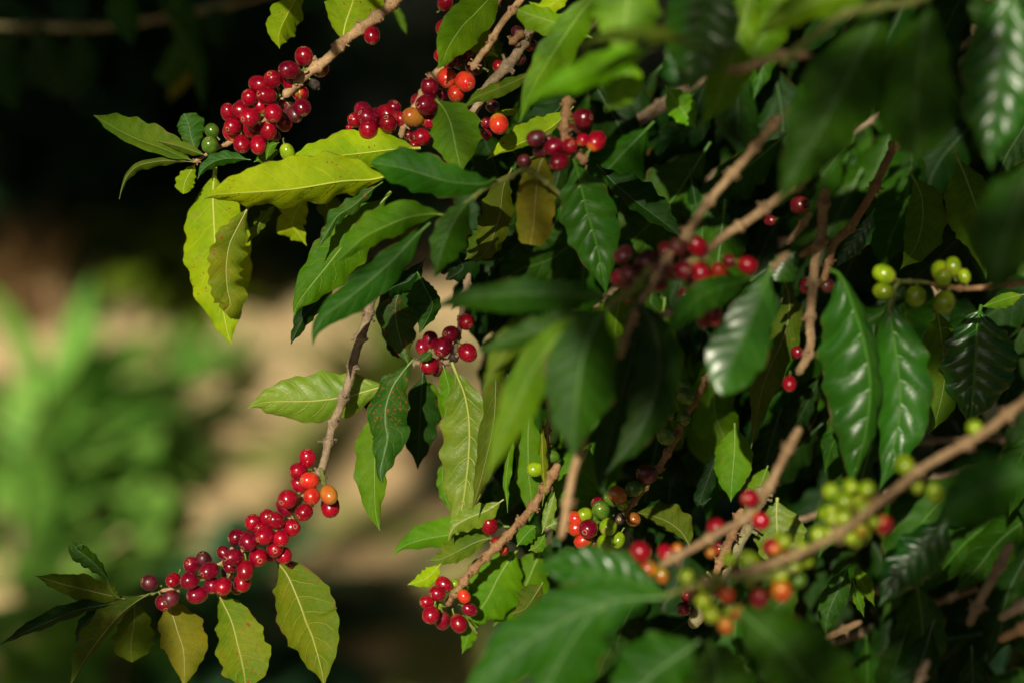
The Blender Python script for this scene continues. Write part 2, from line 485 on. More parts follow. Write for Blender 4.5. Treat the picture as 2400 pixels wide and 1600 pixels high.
def twig(root, pts, r, mat='tan', dd=0.0, ddt=None, node=58, name='twig', r2=None, knob=0.75, stubs=True, raw3=None, sides=14):
    """pts picture pixels along the twig, r radius in pixels"""
    rs = random.Random(int(pts[0][0] * 13 + pts[0][1] * 7 + r * 100)) if raw3 is None else random.Random(5)
    ddt = dd if ddt is None else ddt
    k = len(pts) if raw3 is None else len(raw3)
    if raw3 is None:
        p3 = [P(p[0], p[1], FOCUS + dd + (ddt - dd) * i / (k - 1) + (p[2] if len(p) > 2 else 0)) for i, p in enumerate(pts)]
    else:
        p3 = raw3
    L = sum((b - a).length for a, b in zip(p3, p3[1:]))
    n = max(12, int(L / 0.0016)) if raw3 is None else 60
    n = min(n, 260)
    sp = [Vector(v) for v in crom(p3, n)]
    base = sp[0].copy()
    px = (sp[0] - CAM).dot(FW) / FPX if raw3 is None else 1.0
    r = r * px
    r2 = r * 0.85 if r2 is None else r2 * px
    nd = node * px if raw3 is None else node
    nodes = []
    s = nd * rs.uniform(0.3, 0.7)
    while s < L:
        nodes.append(s)
        s += nd * rs.uniform(0.75, 1.25)
    verts, faces, uvs = [], [], []
    s = 0
    up = Vector((0.13, 0.2, 1)).normalized()
    for i in range(n):
        if i:
            s += (sp[i] - sp[i - 1]).length
        T = (sp[min(i + 1, n - 1)] - sp[max(i - 1, 0)]).normalized()
        S = T.cross(up).normalized()
        Q = S.cross(T)
        t = i / (n - 1)
        rr = r + (r2 - r) * t
        kn = sum(math.exp(-((s - q) / (rr * 0.75)) ** 2) for q in nodes) * knob
        endf = min(1.0, (i + 0.3) / 2, (n - 1 - i + 0.15) / 2)
        for j in range(sides):
            an = 2 * math.pi * j / sides
            d = S * math.cos(an) + Q * math.sin(an)
            pp = (sp[i] + d * rr) * (0.9 / max(rr, 1e-5) * 1.0)
            nz = noise.noise(pp) * 0.16 + noise.noise(pp * 2.7) * 0.12
            knz = kn * (0.75 + 0.6 * noise.noise(pp * 1.7))
            verts.append(sp[i] - base + d * rr * (1 + nz + knz) * (0.35 + 0.65 * endf))
            uvs.append((s * 12, j / sides))
    for i in range(n - 1):
        for j in range(sides):
            a = i * sides + j
            b_ = i * sides + (j + 1) % sides
            faces.append((a, b_, b_ + sides, a + sides))
    faces.append(tuple(range(sides - 1, -1, -1)))
    faces.append(tuple((n - 1) * sides + j for j in range(sides)))
    # stubs of old fruit stalks and leaf scars at the nodes
    if stubs:
        for q in nodes:
            i = min(n - 2, max(1, int(q / L * (n - 1))))
            T = (sp[i + 1] - sp[i - 1]).normalized()
            S = T.cross(up).normalized()
            Q = S.cross(T)
            a0 = rs.uniform(0, 3.14)
            for h in range(rs.randint(3, 6)):
                an = a0 + (3.14 if h % 2 else 0) + rs.uniform(-0.5, 0.5)
                d = (S * math.cos(an) + Q * math.sin(an) + T * rs.uniform(-0.5, 0.5)).normalized()
                c0 = sp[i] - base + T * rs.uniform(-0.6, 0.6) * r
                ln = r * rs.uniform(1.6, 2.35)
                r0 = r * rs.uniform(0.16, 0.34)
                e1 = d.orthogonal().normalized()
                e2 = d.cross(e1)
                o0 = len(verts)
                for m_, (ll, f) in enumerate(((0.5, 1.3), (0.8, 0.8), (0.93, 1.15), (1.0, 0.7))):
                    for j in range(6):
                        an2 = j * math.pi / 3
                        verts.append(c0 + d * (ln * ll) + (e1 * math.cos(an2) + e2 * math.sin(an2)) * r0 * f * rs.uniform(0.8, 1.2))
                        uvs.append((0.3 * m_, j / 6))
                for m_ in range(3):
                    for j in range(6):
                        a = o0 + m_ * 6 + j
                        b_ = o0 + m_ * 6 + (j + 1) % 6
                        faces.append((a, b_, b_ + 6, a + 6))
                faces.append(tuple(o0 + 18 + j for j in range(6)))
    o = mkobj(name, verts, faces, [BK[mat]], root, base - root.location if root else base, None, uvs)
    return o, sp


# ---- coffee cherry meshes: unit radius, calyx at +Z, stalk at -Z
def cherry_mesh(kind, var):
    rs = random.Random(hash((ord(kind), var)) & 0xffff)
    verts, faces, fm = [], [], []
    seg, ring = 28, 18
    el = (1.04, 1.14, 1.24)[var % 3]
    groove = 0.035 if var != 1 else 0.015
    dried = kind == 'b'
    for i in range(ring + 1):
        th = math.pi * i / ring
        z = math.cos(th)
        rr = math.sin(th)
        rr = rr ** 0.93 if rr > 0 else 0
        for j in range(seg):
            ph = 2 * math.pi * j / seg
            x, y = rr * math.cos(ph), rr * math.sin(ph)
            g = 1 - groove * math.exp(-(math.sin(ph) / 0.16) ** 2) * rr
            v = Vector((x * g, y * 0.96 * g, z * el))
            if z > 0.93:
                v.z -= (z - 0.93) * 0.9
            if dried:
                v *= 0.86 + 0.16 * noise.noise(v * 2.2 + Vector((var * 7, 0, 0))) + 0.08 * noise.noise(v * 6)
            else:
                v *= 1 + 0.02 * noise.noise(v * 1.5 + Vector((var * 5, 0, 0)))
            verts.append(v)
    for i in range(ring):
        for j in range(seg):
            a = i * seg + j
            b_ = i * seg + (j + 1) % seg
            faces.append((a, a + seg, b_ + seg, b_))
            fm.append(0)
    # calyx: raised ring round a small pit
    ztop = (1 - 0.07 * 0.9) * el - 0.015
    o0 = len(verts)
    for (rad, dz) in ((0.31, -0.07), (0.27, 0.02), (0.19, 0.03), (0.13, -0.03), (0.07, 0.0), (0.0, 0.015)):
        for j in range(14):
            ph = 2 * math.pi * j / 14
            k = 1 + 0.08 * math.sin(ph * 3 + var)
            verts.append(Vector((rad * k * math.cos(ph), rad * k * math.sin(ph), ztop + dz)))
    for i in range(5):
        for j in range(14):
            a = o0 + i * 14 + j
            b_ = o0 + i * 14 + (j + 1) % 14
            faces.append((a, b_, b_ + 14, a + 14))
            fm.append(1)
    # stalk
    o0 = len(verts)
    bend = rs.uniform(-0.25, 0.25)
    for i, (z, rad) in enumerate(((-0.98, 0.22), (-1.12, 0.13), (-1.35, 0.11), (-1.62, 0.12), (-1.75, 0.17))):
        for j in range(8):
            ph = 2 * math.pi * j / 8
            verts.append(Vector((rad * math.cos(ph) + bend * (i / 4) ** 2, rad * math.sin(ph), z * (el / 1.1))))
    for i in range(4):
        for j in range(8):
            a = o0 + i * 8 + j
            b_ = o0 + i * 8 + (j + 1) % 8
            faces.append((a, b_, b_ + 8, a + 8))
            fm.append(2)
    me = bpy.data.meshes.new('cherry')
    me.from_pydata([tuple(v) for v in verts], [], faces)
    for m in (CM[kind], CALYX, STALK):
        me.materials.append(m)
    me.polygons.foreach_set('material_index', fm)
    me.polygons.foreach_set('use_smooth', [True] * len(me.polygons))
    me.update()
    return me


CMESH = {(k, v): cherry_mesh(k, v) for k in CM for v in range(3)}
KIND_LABEL = {'v': 'overripe purplish-black cherry', 'o': 'orange-red half-ripe cherry', 'y': 'amber half-ripe cherry', 'g': 'unripe yellow-green cherry',
              'e': 'unripe dark green cherry', 'b': 'shrivelled black dried cherry'}
crs = random.Random(11)


def cherries(root, origin, rows, sps, dd=0.0, major='r', scale=3.92):
    """rows: (cx, cy, r, kind, layer[, ax, ay]) in enlarged-crop pixels; origin of the crop in the photo"""
    for row in rows:
        cx, cy, r, kind, layer = row[:5]
        px, py, rp = origin[0] + cx / scale, origin[1] + cy / scale, r / scale
        d = FOCUS + dd + layer * -0.009
        c = P(px, py, d)
        rr = rp * d / FPX
        if len(row) > 5:
            ax, ay = row[5], row[6]
            az = math.sqrt(max(0.02, 1 - ax * ax - ay * ay))
            axis = (RT * ax - UP * ay - FW * az).normalized()
        else:
            best = min((p for sp in sps for p in sp), key=lambda p: (p - c).length_squared) if sps else c - UP
            axis = (c - best)
            axis = axis.normalized() if axis.length > 1e-4 else -UP
            axis = (axis + Vector([crs.uniform(-0.35, 0.35) for _ in range(3)]) + FW * 0.25).normalized()
        me = CMESH[(kind, crs.randint(0, 2))]
        o = bpy.data.objects.new('cherry', me)
        COL.objects.link(o)
        o.parent = root
        o.location = c - root.location
        o.rotation_mode = 'QUATERNION'
        o.rotation_quaternion = axis.to_track_quat('Z', 'Y') @ Matrix.Rotation(crs.uniform(0, 6.28), 4, 'Z').to_quaternion()
        s = rr * 1.02
        o.scale = (s, s, s)
        if kind != major and kind in KIND_LABEL:
            o['label'] = KIND_LABEL[kind]


def thing(name, label, cat, loc, group=None):
    o = bpy.data.objects.new(name, None)
    COL.objects.link(o)
    o.empty_display_size = 0.02
    o.location = loc
    o['label'] = label
    o['category'] = cat
    if group:
        o['group'] = group
    return o


def tag(o, label=None, cat=None, group=None, kind=None):
    for k, v in (('label', label), ('category', cat), ('group', group), ('kind', kind)):
        if v:
            o[k] = v
    return o


BG = 'fruiting branches of the coffee bush'


def branch(label, px, py, dd=0.0, name='coffee_branch', cat='coffee branch', group=BG):
    return thing(name, label, cat, P(px, py, FOCUS + dd), group)


def CR(o, pts):
    return [(o[0] + p[0] / 3.92, o[1] + p[1] / 3.92) + tuple(p[2:]) for p in pts]


def pack(root, centre, rad, n, kinds, sps, dd, r=20, major='g', seed=1):
    """extra cherries packed round a place on the twig (picture pixels)"""
    q = random.Random(seed)
    rows = []
    for _ in range(n):
        a, m_ = q.uniform(0, 6.28), math.sqrt(q.random())
        rows.append((rad[0] * m_ * math.cos(a), rad[1] * m_ * math.sin(a), r * q.uniform(.8, 1.08), q.choice(kinds), q.choice((-2, -1, -1, 0))))
    cherries(root, centre, rows, sps, dd, major, 1.0)

# ================================================================ setting
def ground_z(x, y):
    s = max(0.0, y - 3.2)
    z = s * 0.38 * min(1.0, s / 1.2) + 0.05 * noise.noise(Vector((x * 0.8, y * 0.8, 0))) + 0.10 * noise.noise(Vector((x * 0.25, y * 0.25, 3)))
    return z + max(0, y - 16) * 0.1


def build_ground():
    xs = [-60, -30, -15, -8] + [-5 + i * 0.125 for i in range(81)] + [8, 15, 30, 60]
    ys = [-60, -25, -10, -4, 0, 2] + [3 + i * 0.125 for i in range(57)] + [12, 15, 20, 30, 60]
    V = [(x, y, ground_z(x, y)) for y in ys for x in xs]
    F = []
    w = len(xs)
    for j in range(len(ys) - 1):
        for i in range(w - 1):
            a = j * w + i
            F.append((a, a + 1, a + w + 1, a + w))
    m, nt, b, out = newmat('bare_soil')
    tc = nn(nt, 'ShaderNodeTexCoord')
    co = tc.outputs['Object']
    n1 = noise_n(nt, co, 1.6, 4, 0.6)
    n2 = noise_n(nt, co, 14, 5, 0.65)
    c = mixc(nt, mrange(nt, n1, 0.4, 0.6), (0.55, 0.38, 0.2), (0.62, 0.46, 0.25))
    c = mixc(nt, mrange(nt, noise_n(nt, co, 2.7, 3, 0.6), 0.48, 0.6), c, (0.2, 0.22, 0.05))
    c = mixc(nt, mrange(nt, n2, 0.56, 0.74), c, (0.3, 0.19, 0.1))
    nt.links.new(c, b.inputs['Base Color'])
    b.inputs['Roughness'].default_value = 0.95
    bp = nn(nt, 'ShaderNodeBump')
    bp.inputs['Distance'].default_value = 0.03
    nt.links.new(n2, bp.inputs['Height'])
    nt.links.new(bp.outputs[0], b.inputs['Normal'])
    o = mkobj('ground', V, F, [m])
    tag(o, 'bare sandy hillside soil sloping up behind the coffee bush', 'ground', kind='structure')


build_ground()
prs = random.Random(21)


def simple_leaf_verts(base, d, up, L, W, droop, V, F, UVs, n=6, fold=0.15):
    """append a low-poly pointed leaf blade"""
    side = d.cross(up)
    side = side.normalized() if side.length > 1e-3 else RT
    o0 = len(V)
    p = base.copy()
    dd_ = d.normalized()
    for i in range(n + 1):
        t = i / n
        w = W * prof(PROF, 0.06 + 0.94 * t)
        nu = side.cross(dd_)
        V.append(p - side * w + nu * (w * fold)); UVs.append((t, 0.02))
        V.append(p.copy()); UVs.append((t, 0.5))
        V.append(p + side * w + nu * (w * fold)); UVs.append((t, 0.98))
        dd_ = (dd_ - UP * droop / n).normalized()
        p = p + dd_ * (L / n)
    for i in range(n):
        for j in range(2):
            a = o0 + i * 3 + j
            F.append((a, a + 1, a + 4, a + 3))


def far_mat(name, c1, c2, rough=0.45, tr=0.25):
    m, nt, b, out = newmat(name)
    tc = nn(nt, 'ShaderNodeTexCoord')
    n1 = noise_n(nt, tc.outputs['Object'], 9, 3, 0.6)
    c = mixc(nt, mrange(nt, n1, 0.35, 0.65), c1, c2)
    nt.links.new(c, b.inputs['Base Color'])
    b.inputs['Roughness'].default_value = rough
    t = nn(nt, 'ShaderNodeBsdfTranslucent')
    nt.links.new(c, t.inputs[0])
    mx = nn(nt, 'ShaderNodeMixShader')
    mx.inputs[0].default_value = tr
    nt.links.new(b.outputs[0], mx.inputs[1])
    nt.links.new(t.outputs[0], mx.inputs[2])
    nt.links.new(mx.outputs[0], out.inputs[0])
    return m


FM = {
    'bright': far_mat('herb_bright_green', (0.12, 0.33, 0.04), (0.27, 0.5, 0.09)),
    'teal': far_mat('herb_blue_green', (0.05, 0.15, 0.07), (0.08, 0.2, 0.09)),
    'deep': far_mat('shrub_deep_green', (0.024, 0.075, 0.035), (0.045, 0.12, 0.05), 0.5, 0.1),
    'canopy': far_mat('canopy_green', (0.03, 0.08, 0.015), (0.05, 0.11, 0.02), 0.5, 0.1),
    'straw': far_mat('dry_straw', (0.34, 0.22, 0.12), (0.45, 0.3, 0.16), 0.8, 0.2),
    'yg': far_mat('shrub_yellow_green', (0.1, 0.16, 0.01), (0.14, 0.2, 0.015)),
}


def shrub(label, cat, name, base, h, rad, nl, L, W, mat, droop=0.8, upright=0.2, group=None, nstem=5, squash=1.0, ctr=None, stem_mat='grey'):
    """shrub of separate pointed leaves on a few arching stems"""
    t = thing(name, label, cat, base, group)
    sv = []
    V, F, U = [], [], []
    stems = []
    for k in range(nstem):
        az = prs.uniform(0, 6.28)
        top = base + Vector((math.cos(az) * rad * prs.uniform(0.2, 0.8), math.sin(az) * rad * squash * prs.uniform(0.2, 0.8), h * prs.uniform(0.75, 1.0)))
        mid = (base + top) / 2 + Vector((0, 0, h * 0.1))
        o, sp = twig(t, None, max(0.006, h * 0.012), stem_mat, raw3=[base + Vector((math.cos(az) * 0.03, math.sin(az) * 0.03, -0.05)), mid, top], node=h * 0.15, name='stem', stubs=False, sides=8, r2=max(0.003, h * 0.005))
        stems.append(sp)
    for i in range(nl):
        sp = stems[i % nstem]
        p = sp[int(len(sp) * (prs.random() ** 0.7) * 0.999)]
        az = prs.uniform(0, 6.28)
        el = prs.uniform(-0.3, 0.7) + upright
        d = Vector((math.cos(az) * math.cos(el), math.sin(az) * math.cos(el), math.sin(el)))
        r = prs.uniform(0, rad * 0.6)
        b = p + Vector((d.x, d.y, d.z * 0.5)) * r
        s = prs.uniform(0.65, 1.25)
        simple_leaf_verts(b - base, d, Vector((0, 0, 1)), L * s, W * s, droop, V, F, U)
    mkobj('foliage', V, F, [FM[mat]], t, (0, 0, 0), None, U)
    return t


def GP(px, py, dist):
    """ground point seen roughly at picture column px, at forward distance dist"""
    p = P(px, py, dist)
    return Vector((p.x, p.y, ground_z(p.x, p.y)))


# --- plants growing on the slope behind
gsl = 'low plants growing on the slope behind'
shrub('tall soft-leaved bright green herb at the left edge in sunlight', 'herb', 'leafy_herb', GP(40, 0, 4.3), 0.32, 0.2, 80, 0.3, 0.03, 'bright', 0.7, 0.5, gsl)
shrub('bright green leafy herb low in the bottom left corner', 'herb', 'leafy_herb', GP(150, 0, 3.9), 0.42, 0.18, 60, 0.22, 0.04, 'bright', 0.7, 0.3, gsl)
shrub('blue-green broad-leaved herb between the bright herb and the bare soil', 'herb', 'leafy_herb', GP(460, 0, 4.15), 0.12, 0.24, 80, 0.24, 0.06, 'teal', 0.7, 0.2, gsl)
shrub('small mid-green herb at the foot of the tall bright herb', 'herb', 'leafy_herb', GP(230, 0, 4.6), 0.22, 0.16, 60, 0.22, 0.045, 'bright', 0.8, 0.2, gsl)
shrub('shaded dark herb below the lower red cherry cluster', 'herb', 'leafy_herb', GP(640, 0, 3.9), 0.08, 0.3, 90, 0.22, 0.05, 'deep', 0.8, 0.2, gsl)
shrub('dry straw-coloured grass tuft on the slope at far left', 'grass tuft', 'dry_grass_tuft', GP(60, 0, 5.3), 0.06, 0.2, 70, 0.22, 0.01, 'straw', 0.5, 0.7, None)
shrub('low grassy green patch beside the bare soil', 'grass tuft', 'grass_tuft', GP(470, 0, 5.05), 0.03, 0.14, 90, 0.1, 0.01, 'bright', 0.6, 0.6, None)
shrub('low grassy green patch along the foot of the dark shrubs', 'grass tuft', 'grass_tuft', GP(230, 0, 5.35), 0.05, 0.18, 120, 0.12, 0.01, 'teal', 0.6, 0.6, None)
shrub('thin weeds on the bare soil under the middle of the bush', 'grass tuft', 'grass_tuft', GP(900, 0, 4.9), 0.05, 0.3, 90, 0.14, 0.012, 'yg', 0.6, 0.6, None)
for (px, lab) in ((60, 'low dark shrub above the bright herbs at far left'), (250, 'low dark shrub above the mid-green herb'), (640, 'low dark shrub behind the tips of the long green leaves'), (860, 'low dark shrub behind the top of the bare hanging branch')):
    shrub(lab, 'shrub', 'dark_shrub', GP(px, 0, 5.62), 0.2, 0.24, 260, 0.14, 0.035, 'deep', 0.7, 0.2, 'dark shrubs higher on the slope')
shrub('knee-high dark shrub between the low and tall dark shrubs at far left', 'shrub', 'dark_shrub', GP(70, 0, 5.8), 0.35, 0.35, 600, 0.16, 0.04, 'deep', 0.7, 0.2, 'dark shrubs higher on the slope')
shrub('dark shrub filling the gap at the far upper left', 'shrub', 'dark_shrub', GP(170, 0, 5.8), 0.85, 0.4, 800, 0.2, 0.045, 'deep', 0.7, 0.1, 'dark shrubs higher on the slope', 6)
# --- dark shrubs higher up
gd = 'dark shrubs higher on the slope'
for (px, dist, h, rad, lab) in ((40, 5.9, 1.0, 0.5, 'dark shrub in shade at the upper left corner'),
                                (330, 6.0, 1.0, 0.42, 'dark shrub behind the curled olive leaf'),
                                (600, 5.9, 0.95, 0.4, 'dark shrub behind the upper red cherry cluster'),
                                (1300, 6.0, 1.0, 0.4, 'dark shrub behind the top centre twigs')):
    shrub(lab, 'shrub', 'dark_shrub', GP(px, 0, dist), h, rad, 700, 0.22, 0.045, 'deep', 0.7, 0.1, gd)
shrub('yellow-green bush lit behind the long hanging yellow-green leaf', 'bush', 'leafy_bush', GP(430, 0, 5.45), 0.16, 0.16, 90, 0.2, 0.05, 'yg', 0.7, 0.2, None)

for (px, d, lab) in ((1560, 4.1, 'added dark herb in place of shade under the bush, below the pale blurred twig'), (1980, 4.2, 'added dark herb in place of shade under the bush, below the green cherries'), (2380, 4.1, 'added dark herb in place of shade at the lower right corner')):
    shrub(lab, 'herb', 'leafy_herb', GP(px, 0, d), 0.4, 0.3, 160, 0.22, 0.05, 'deep', 0.8, 0.2, gsl)  # dark herbs added to cover bright ground in place of shade
# --- unseen shade trees, added so their crowns darken the slope and part of the bush
def added_crown_tree(label, foot, spots, group='added shade trees around the clearing', lr=0.02, hub=Vector((0, 0, 0))):
    t = thing('added_shade_tree', label, 'tree', foot, group)
    V, F, U = [], [], []
    c = Vector((0, 0, 0))
    for (p, rad, n, L) in spots:
        c += p
    c = c / len(spots) + hub
    twig(t, None, 0.11, 'grey', raw3=[foot + Vector((0, 0, -0.1)), foot + (c - foot) * 0.5 + Vector((0.1, 0, 0.2)), c], node=0.6, name='trunk', stubs=False, r2=0.03)
    for (p, rad, n, L) in spots:
        if (p - c).length > 0.1:
            twig(t, None, lr, 'grey', raw3=[foot + (c - foot) * 0.75, (p + c) / 2 + Vector((0, 0, 0.1)), p], node=0.4, name='limb', stubs=False, r2=lr * 0.4, sides=8)
        for i in range(n):
            d = Vector([prs.gauss(0, 1) for _ in range(3)]).normalized()
            b = p + Vector([prs.gauss(0, 0.5) for _ in range(3)]) * rad
            simple_leaf_verts(b - foot, d, Vector((0.1, 0.2, 1)), L * prs.uniform(0.7, 1.2), L * 0.2, 0.6, V, F, U)
    mkobj('crown', V, F, [FM['canopy']], t, (0, 0, 0), None, U)


def SH(px, py, dd, back):
    """point `back` metres towards the sun from a picture place"""
    return P(px, py, FOCUS + dd) + TOSUN * back


# ================================================================ coffee bush
# ---------- upper-left fruiting branch
b = branch('sunlit upper left branch with a dense red cherry cluster and yellow-green leaves at its tip', 940, -12)
o0 = (200, 0)
_, s1 = twig(b, [(985, -60), (940, -12), (905, 22), (862, 55), (805, 98), (769, 137), (712, 180), (664, 228)], 12, 'tan', dd=0.0, r2=11)
_, s2 = twig(b, [(664, 228), (640, 265), (590, 310), (540, 334), (500, 352), (470, 372), (452, 381)], 5.5, 'tan', dd=0.014, ddt=0.0, r2=4, node=40)
rows = [(1980, 700, 52, 'b', -1), (2035, 742, 48, 'b', -1), (2160, 632, 82, 'r', -2, .3, .2), (1870, 752, 72, 'r', 0), (1880, 1000, 60, 'v', -1), (1815, 965, 50, 'd', -1),
        (1610, 968, 72, 'r', -1), (1740, 1248, 50, 'd', -2), (1345, 1222, 80, 'r', -1), (1440, 975, 60, 'r', -2), (1720, 860, 60, 'd', -2), (1560, 1080, 60, 'd', -2),
        (2007, 517, 86, 'r', 0, .0, -.95), (2105, 776, 52, 'b', 0), (1873, 645, 84, 'd', 2, -.9, .0), (1975, 858, 78, 'r', -1), (1925, 1050, 70, 'v', 0, .5, .8),
        (1992, 990, 82, 'd', 1, .25, .85), (1590, 775, 78, 'r', 0), (1507, 897, 74, 'r', 0), (1720, 730, 82, 'r', 1, -.3, -.55), (1665, 878, 85, 'r', 2, -.65, -.05),
        (1310, 1032, 68, 'r', 0), (1430, 1022, 80, 'r', 1), (1827, 1140, 72, 'r', -1), (1530, 1185, 86, 'r', 0), (1728, 1042, 84, 'r', 2, .0, .88), (1680, 1202, 82, 'r', 1, .1, -.8),
        (1512, 1082, 88, 'r', 3, -.68, .25), (1352, 1163, 80, 'r', 1, -.5, .4), (1437, 1324, 78, 'r', 1, .1, .9), (1588, 1335, 76, 'r', 1, .1, .9),
        (1145, 1335, 78, 'e', 1), (1162, 1202, 66, 'e', 0), (1855, 1398, 66, 'g', 0)]
cherries(b, o0, rows, [s1, s2])
cherries(b, (700, 0), [(672, 325, 78, 'r', 0, .1, .9)], [s1])
leaf(b, CR(o0, [(1000, 1485), (850, 1425), (700, 1362), (500, 1292), (300, 1195), (160, 1110), (75, 1060)]), 34, 10, 'olive', 0.0, -0.03, 38, 55, tip=0, curl=-0.5, wave=0.06)
leaf(b, CR(o0, [(1115, 1432), (980, 1385), (850, 1340), (655, 1293)]), 13, 13, 'olive', -0.012, tA=20, tB=50, wave=0.05)
leaf(b, CR(o0, [(1020, 1400), (975, 1270), (950, 1150), (905, 1045)]), 27, 36, 'top', 0.03, tA=10, tB=10, tip=1)
leaf(b, CR(o0, [(1010, 1492), (850, 1478), (700, 1480), (500, 1520), (400, 1600), (340, 1720), (312, 1832)]), 9, 15, 'olive', 0.0, tA=20, tB=35, curl=.2)
leaf(b, CR(o0, [(1520, 1470), (1350, 1455), (1200, 1480), (1080, 1560), (1030, 1650)]), 19, 14, 'top', -0.01, tA=20, tB=45)
leaf(b, CR((200, 400), [(1010, -60), (960, 20), (915, 110), (900, 215)]), 22, 22, 'lit', 0.02, tA=20, tB=10, tip=1)
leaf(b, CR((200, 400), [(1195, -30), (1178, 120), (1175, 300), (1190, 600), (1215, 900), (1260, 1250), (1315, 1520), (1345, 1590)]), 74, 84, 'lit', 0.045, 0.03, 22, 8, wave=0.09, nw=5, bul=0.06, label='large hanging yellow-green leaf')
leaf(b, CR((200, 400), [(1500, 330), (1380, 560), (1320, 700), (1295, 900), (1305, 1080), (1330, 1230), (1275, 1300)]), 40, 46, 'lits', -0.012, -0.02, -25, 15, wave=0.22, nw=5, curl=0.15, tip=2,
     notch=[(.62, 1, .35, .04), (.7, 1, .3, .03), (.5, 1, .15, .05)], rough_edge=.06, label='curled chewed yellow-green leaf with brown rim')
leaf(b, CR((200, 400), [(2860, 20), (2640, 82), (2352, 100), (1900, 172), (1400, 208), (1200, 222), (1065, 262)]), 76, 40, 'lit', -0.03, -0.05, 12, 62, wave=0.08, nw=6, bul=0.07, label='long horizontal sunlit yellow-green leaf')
leaf(b, CR((700, 0), [(1120, 1362), (900, 1372), (600, 1408), (300, 1438), (20, 1445), (-90, 1470)]), 58, 40, 'lit', 0.012, 0.0, 18, 40, wave=0.1, nw=4)
leaf(b, CR((200, 400), [(2030, 210), (1985, 300), (1920, 420), (1900, 500), (1960, 580), (2035, 690)]), 36, 30, 'lit', 0.04, 0.05, 30, 5, wave=0.2, tip=0)
leaf(b, CR((200, 400), [(2180, 160), (2210, 300), (2260, 420), (2200, 560)]), 24, 34, 'olive', 0.05, tA=30, tB=30)
leaf(b, CR((200, 400), [(1760, 300), (1620, 460), (1480, 680)]), 13, 14, 'olive', 0.02, tA=50, tB=20, wave=.2)
leaf(b, CR(o0, [(1780, 1310), (1700, 1350), (1660, 1470)]), 8, 14, 'mid', -0.01, tA=30, tB=10, res=31)
leaf(b, CR(o0, [(1550, 1490), (1650, 1440), (1800, 1380)]), 14, 14, 'mid', 0.01, tA=30, tB=10, res=31)
leaf(b, CR(o0, [(2010, -150), (1930, 0), (1860, 130), (1800, 252), (1778, 350), (1784, 450)]), 40, 36, 'lit', 0.02, 0.0, 25, 48, wave=.1, nw=4)
leaf(b, CR((700, 0), [(402, 385), (430, 225), (485, 60), (525, -80), (550, -200)]), 66, 78, 'lit', 0.015, 0.02, 10, -8, tip=1, wave=.08, nw=3)
leaf(b, [(905, 10), (930, 25), (945, 60), (955, 90)], 9, 9, 'mid', 0.12, tA=20, tB=20)

# ---------- top centre branch with the trailing row of cherries
b = branch('sunlit tan branch at top centre whose red cherries trail down to the left', 1190, -60, 0.02)
o2 = (700, 0)
_, s1 = twig(b, [(1205, -60), (1154, 15), (1128, 52), (1088, 100), (1062, 128), (1035, 160), (1012, 182), (985, 230), (965, 275), (945, 300), (940, 325)], 9, 'tan', dd=0.02, node=46)
rows = [(1345, 28, 70, 'r', 0, .4, -.5), (1340, 265, 82, 'r', 0), (1560, 500, 45, 'r', -2), (1480, 570, 75, 'v', -2), (1330, 520, 74, 'r', 0), (1387, 552, 78, 'r', 1), (1320, 870, 55, 'd', -1),
        (1095, 928, 70, 'd', -1), (1480, 985, 55, 'd', -1), (1360, 720, 92, 'o', 2), (1530, 752, 94, 'o', 3, .35, .35), (1445, 862, 78, 'o', 2, .2, .8), (1202, 805, 84, 'd', 1, -.2, -.85),
        (1210, 1115, 74, 'r', 0), (1130, 1260, 80, 'r', 0, -.9, .1), (1020, 1250, 52, 'd', -1), (1060, 1340, 46, 'r', 0), (1180, 965, 94, 'd', 2, -.72, .1),
        (1050, 1077, 86, 'y', 1, -.85, -.2), (935, 1095, 62, 'r', 0), (710, 1045, 55, 'd', -2), (590, 1012, 74, 'd', -1), (870, 992, 70, 'd', -1, .3, -.7), (810, 1055, 90, 'r', 0),
        (820, 1140, 84, 'r', 1, -.15, -.6), (725, 1175, 60, 'r', -1), (515, 1105, 68, 'r', 0, -.45, -.35), (462, 1172, 28, 'r', 0), (640, 1080, 90, 'd', 1, -.75, -.4), (640, 1192, 92, 'r', 1, .0, -.8),
        (970, 1382, 40, 'g', 0), (912, 1412, 36, 'g', 0), (575, 1495, 46, 'r', -1), (1000, 1130, 50, 'd', -2)]
cherries(b, o2, rows, [s1], dd=0.02)
leaf(b, CR(o2, [(1900, -190), (1740, 0), (1620, 130), (1500, 250), (1380, 430), (1325, 560), (1270, 640)]), 50, 50, 'mid', -0.02, -0.04, -20, 25, wave=.08, nw=3, label='dark green leaf crossing the cherries')
leaf(b, CR(o2, [(1830, 520), (1700, 430), (1600, 300), (1520, 150)]), 36, 40, 'lit', 0.04, tA=20, tB=10, tip=1)
leaf(b, CR(o2, [(1640, 210), (1740, 420), (1800, 600), (1725, 745)]), 22, 36, 'olive', 0.055, tA=20, tB=30, notch=[(.5, 1, .3, .05)])
leaf(b, CR(o2, [(1262, 915), (1340, 1010), (1400, 1150), (1450, 1390), (1500, 1600)]), 52, 66, 'mid', -0.03, -0.05, 15, 12, wave=.05, label='leaf with pale midrib below the orange cherries')

# thin shaded twig in front ending at an orange cherry
b = branch('thin twig dark in shade above and tan below, pointing into the centre red cherries', 1240, -40, -0.01)
twig(b, [(1250, -50), (1220, 0), (1174, 58), (1144, 110), (1130, 125), (1105, 165)], 8.5, 'tan', dd=-0.01, node=70)

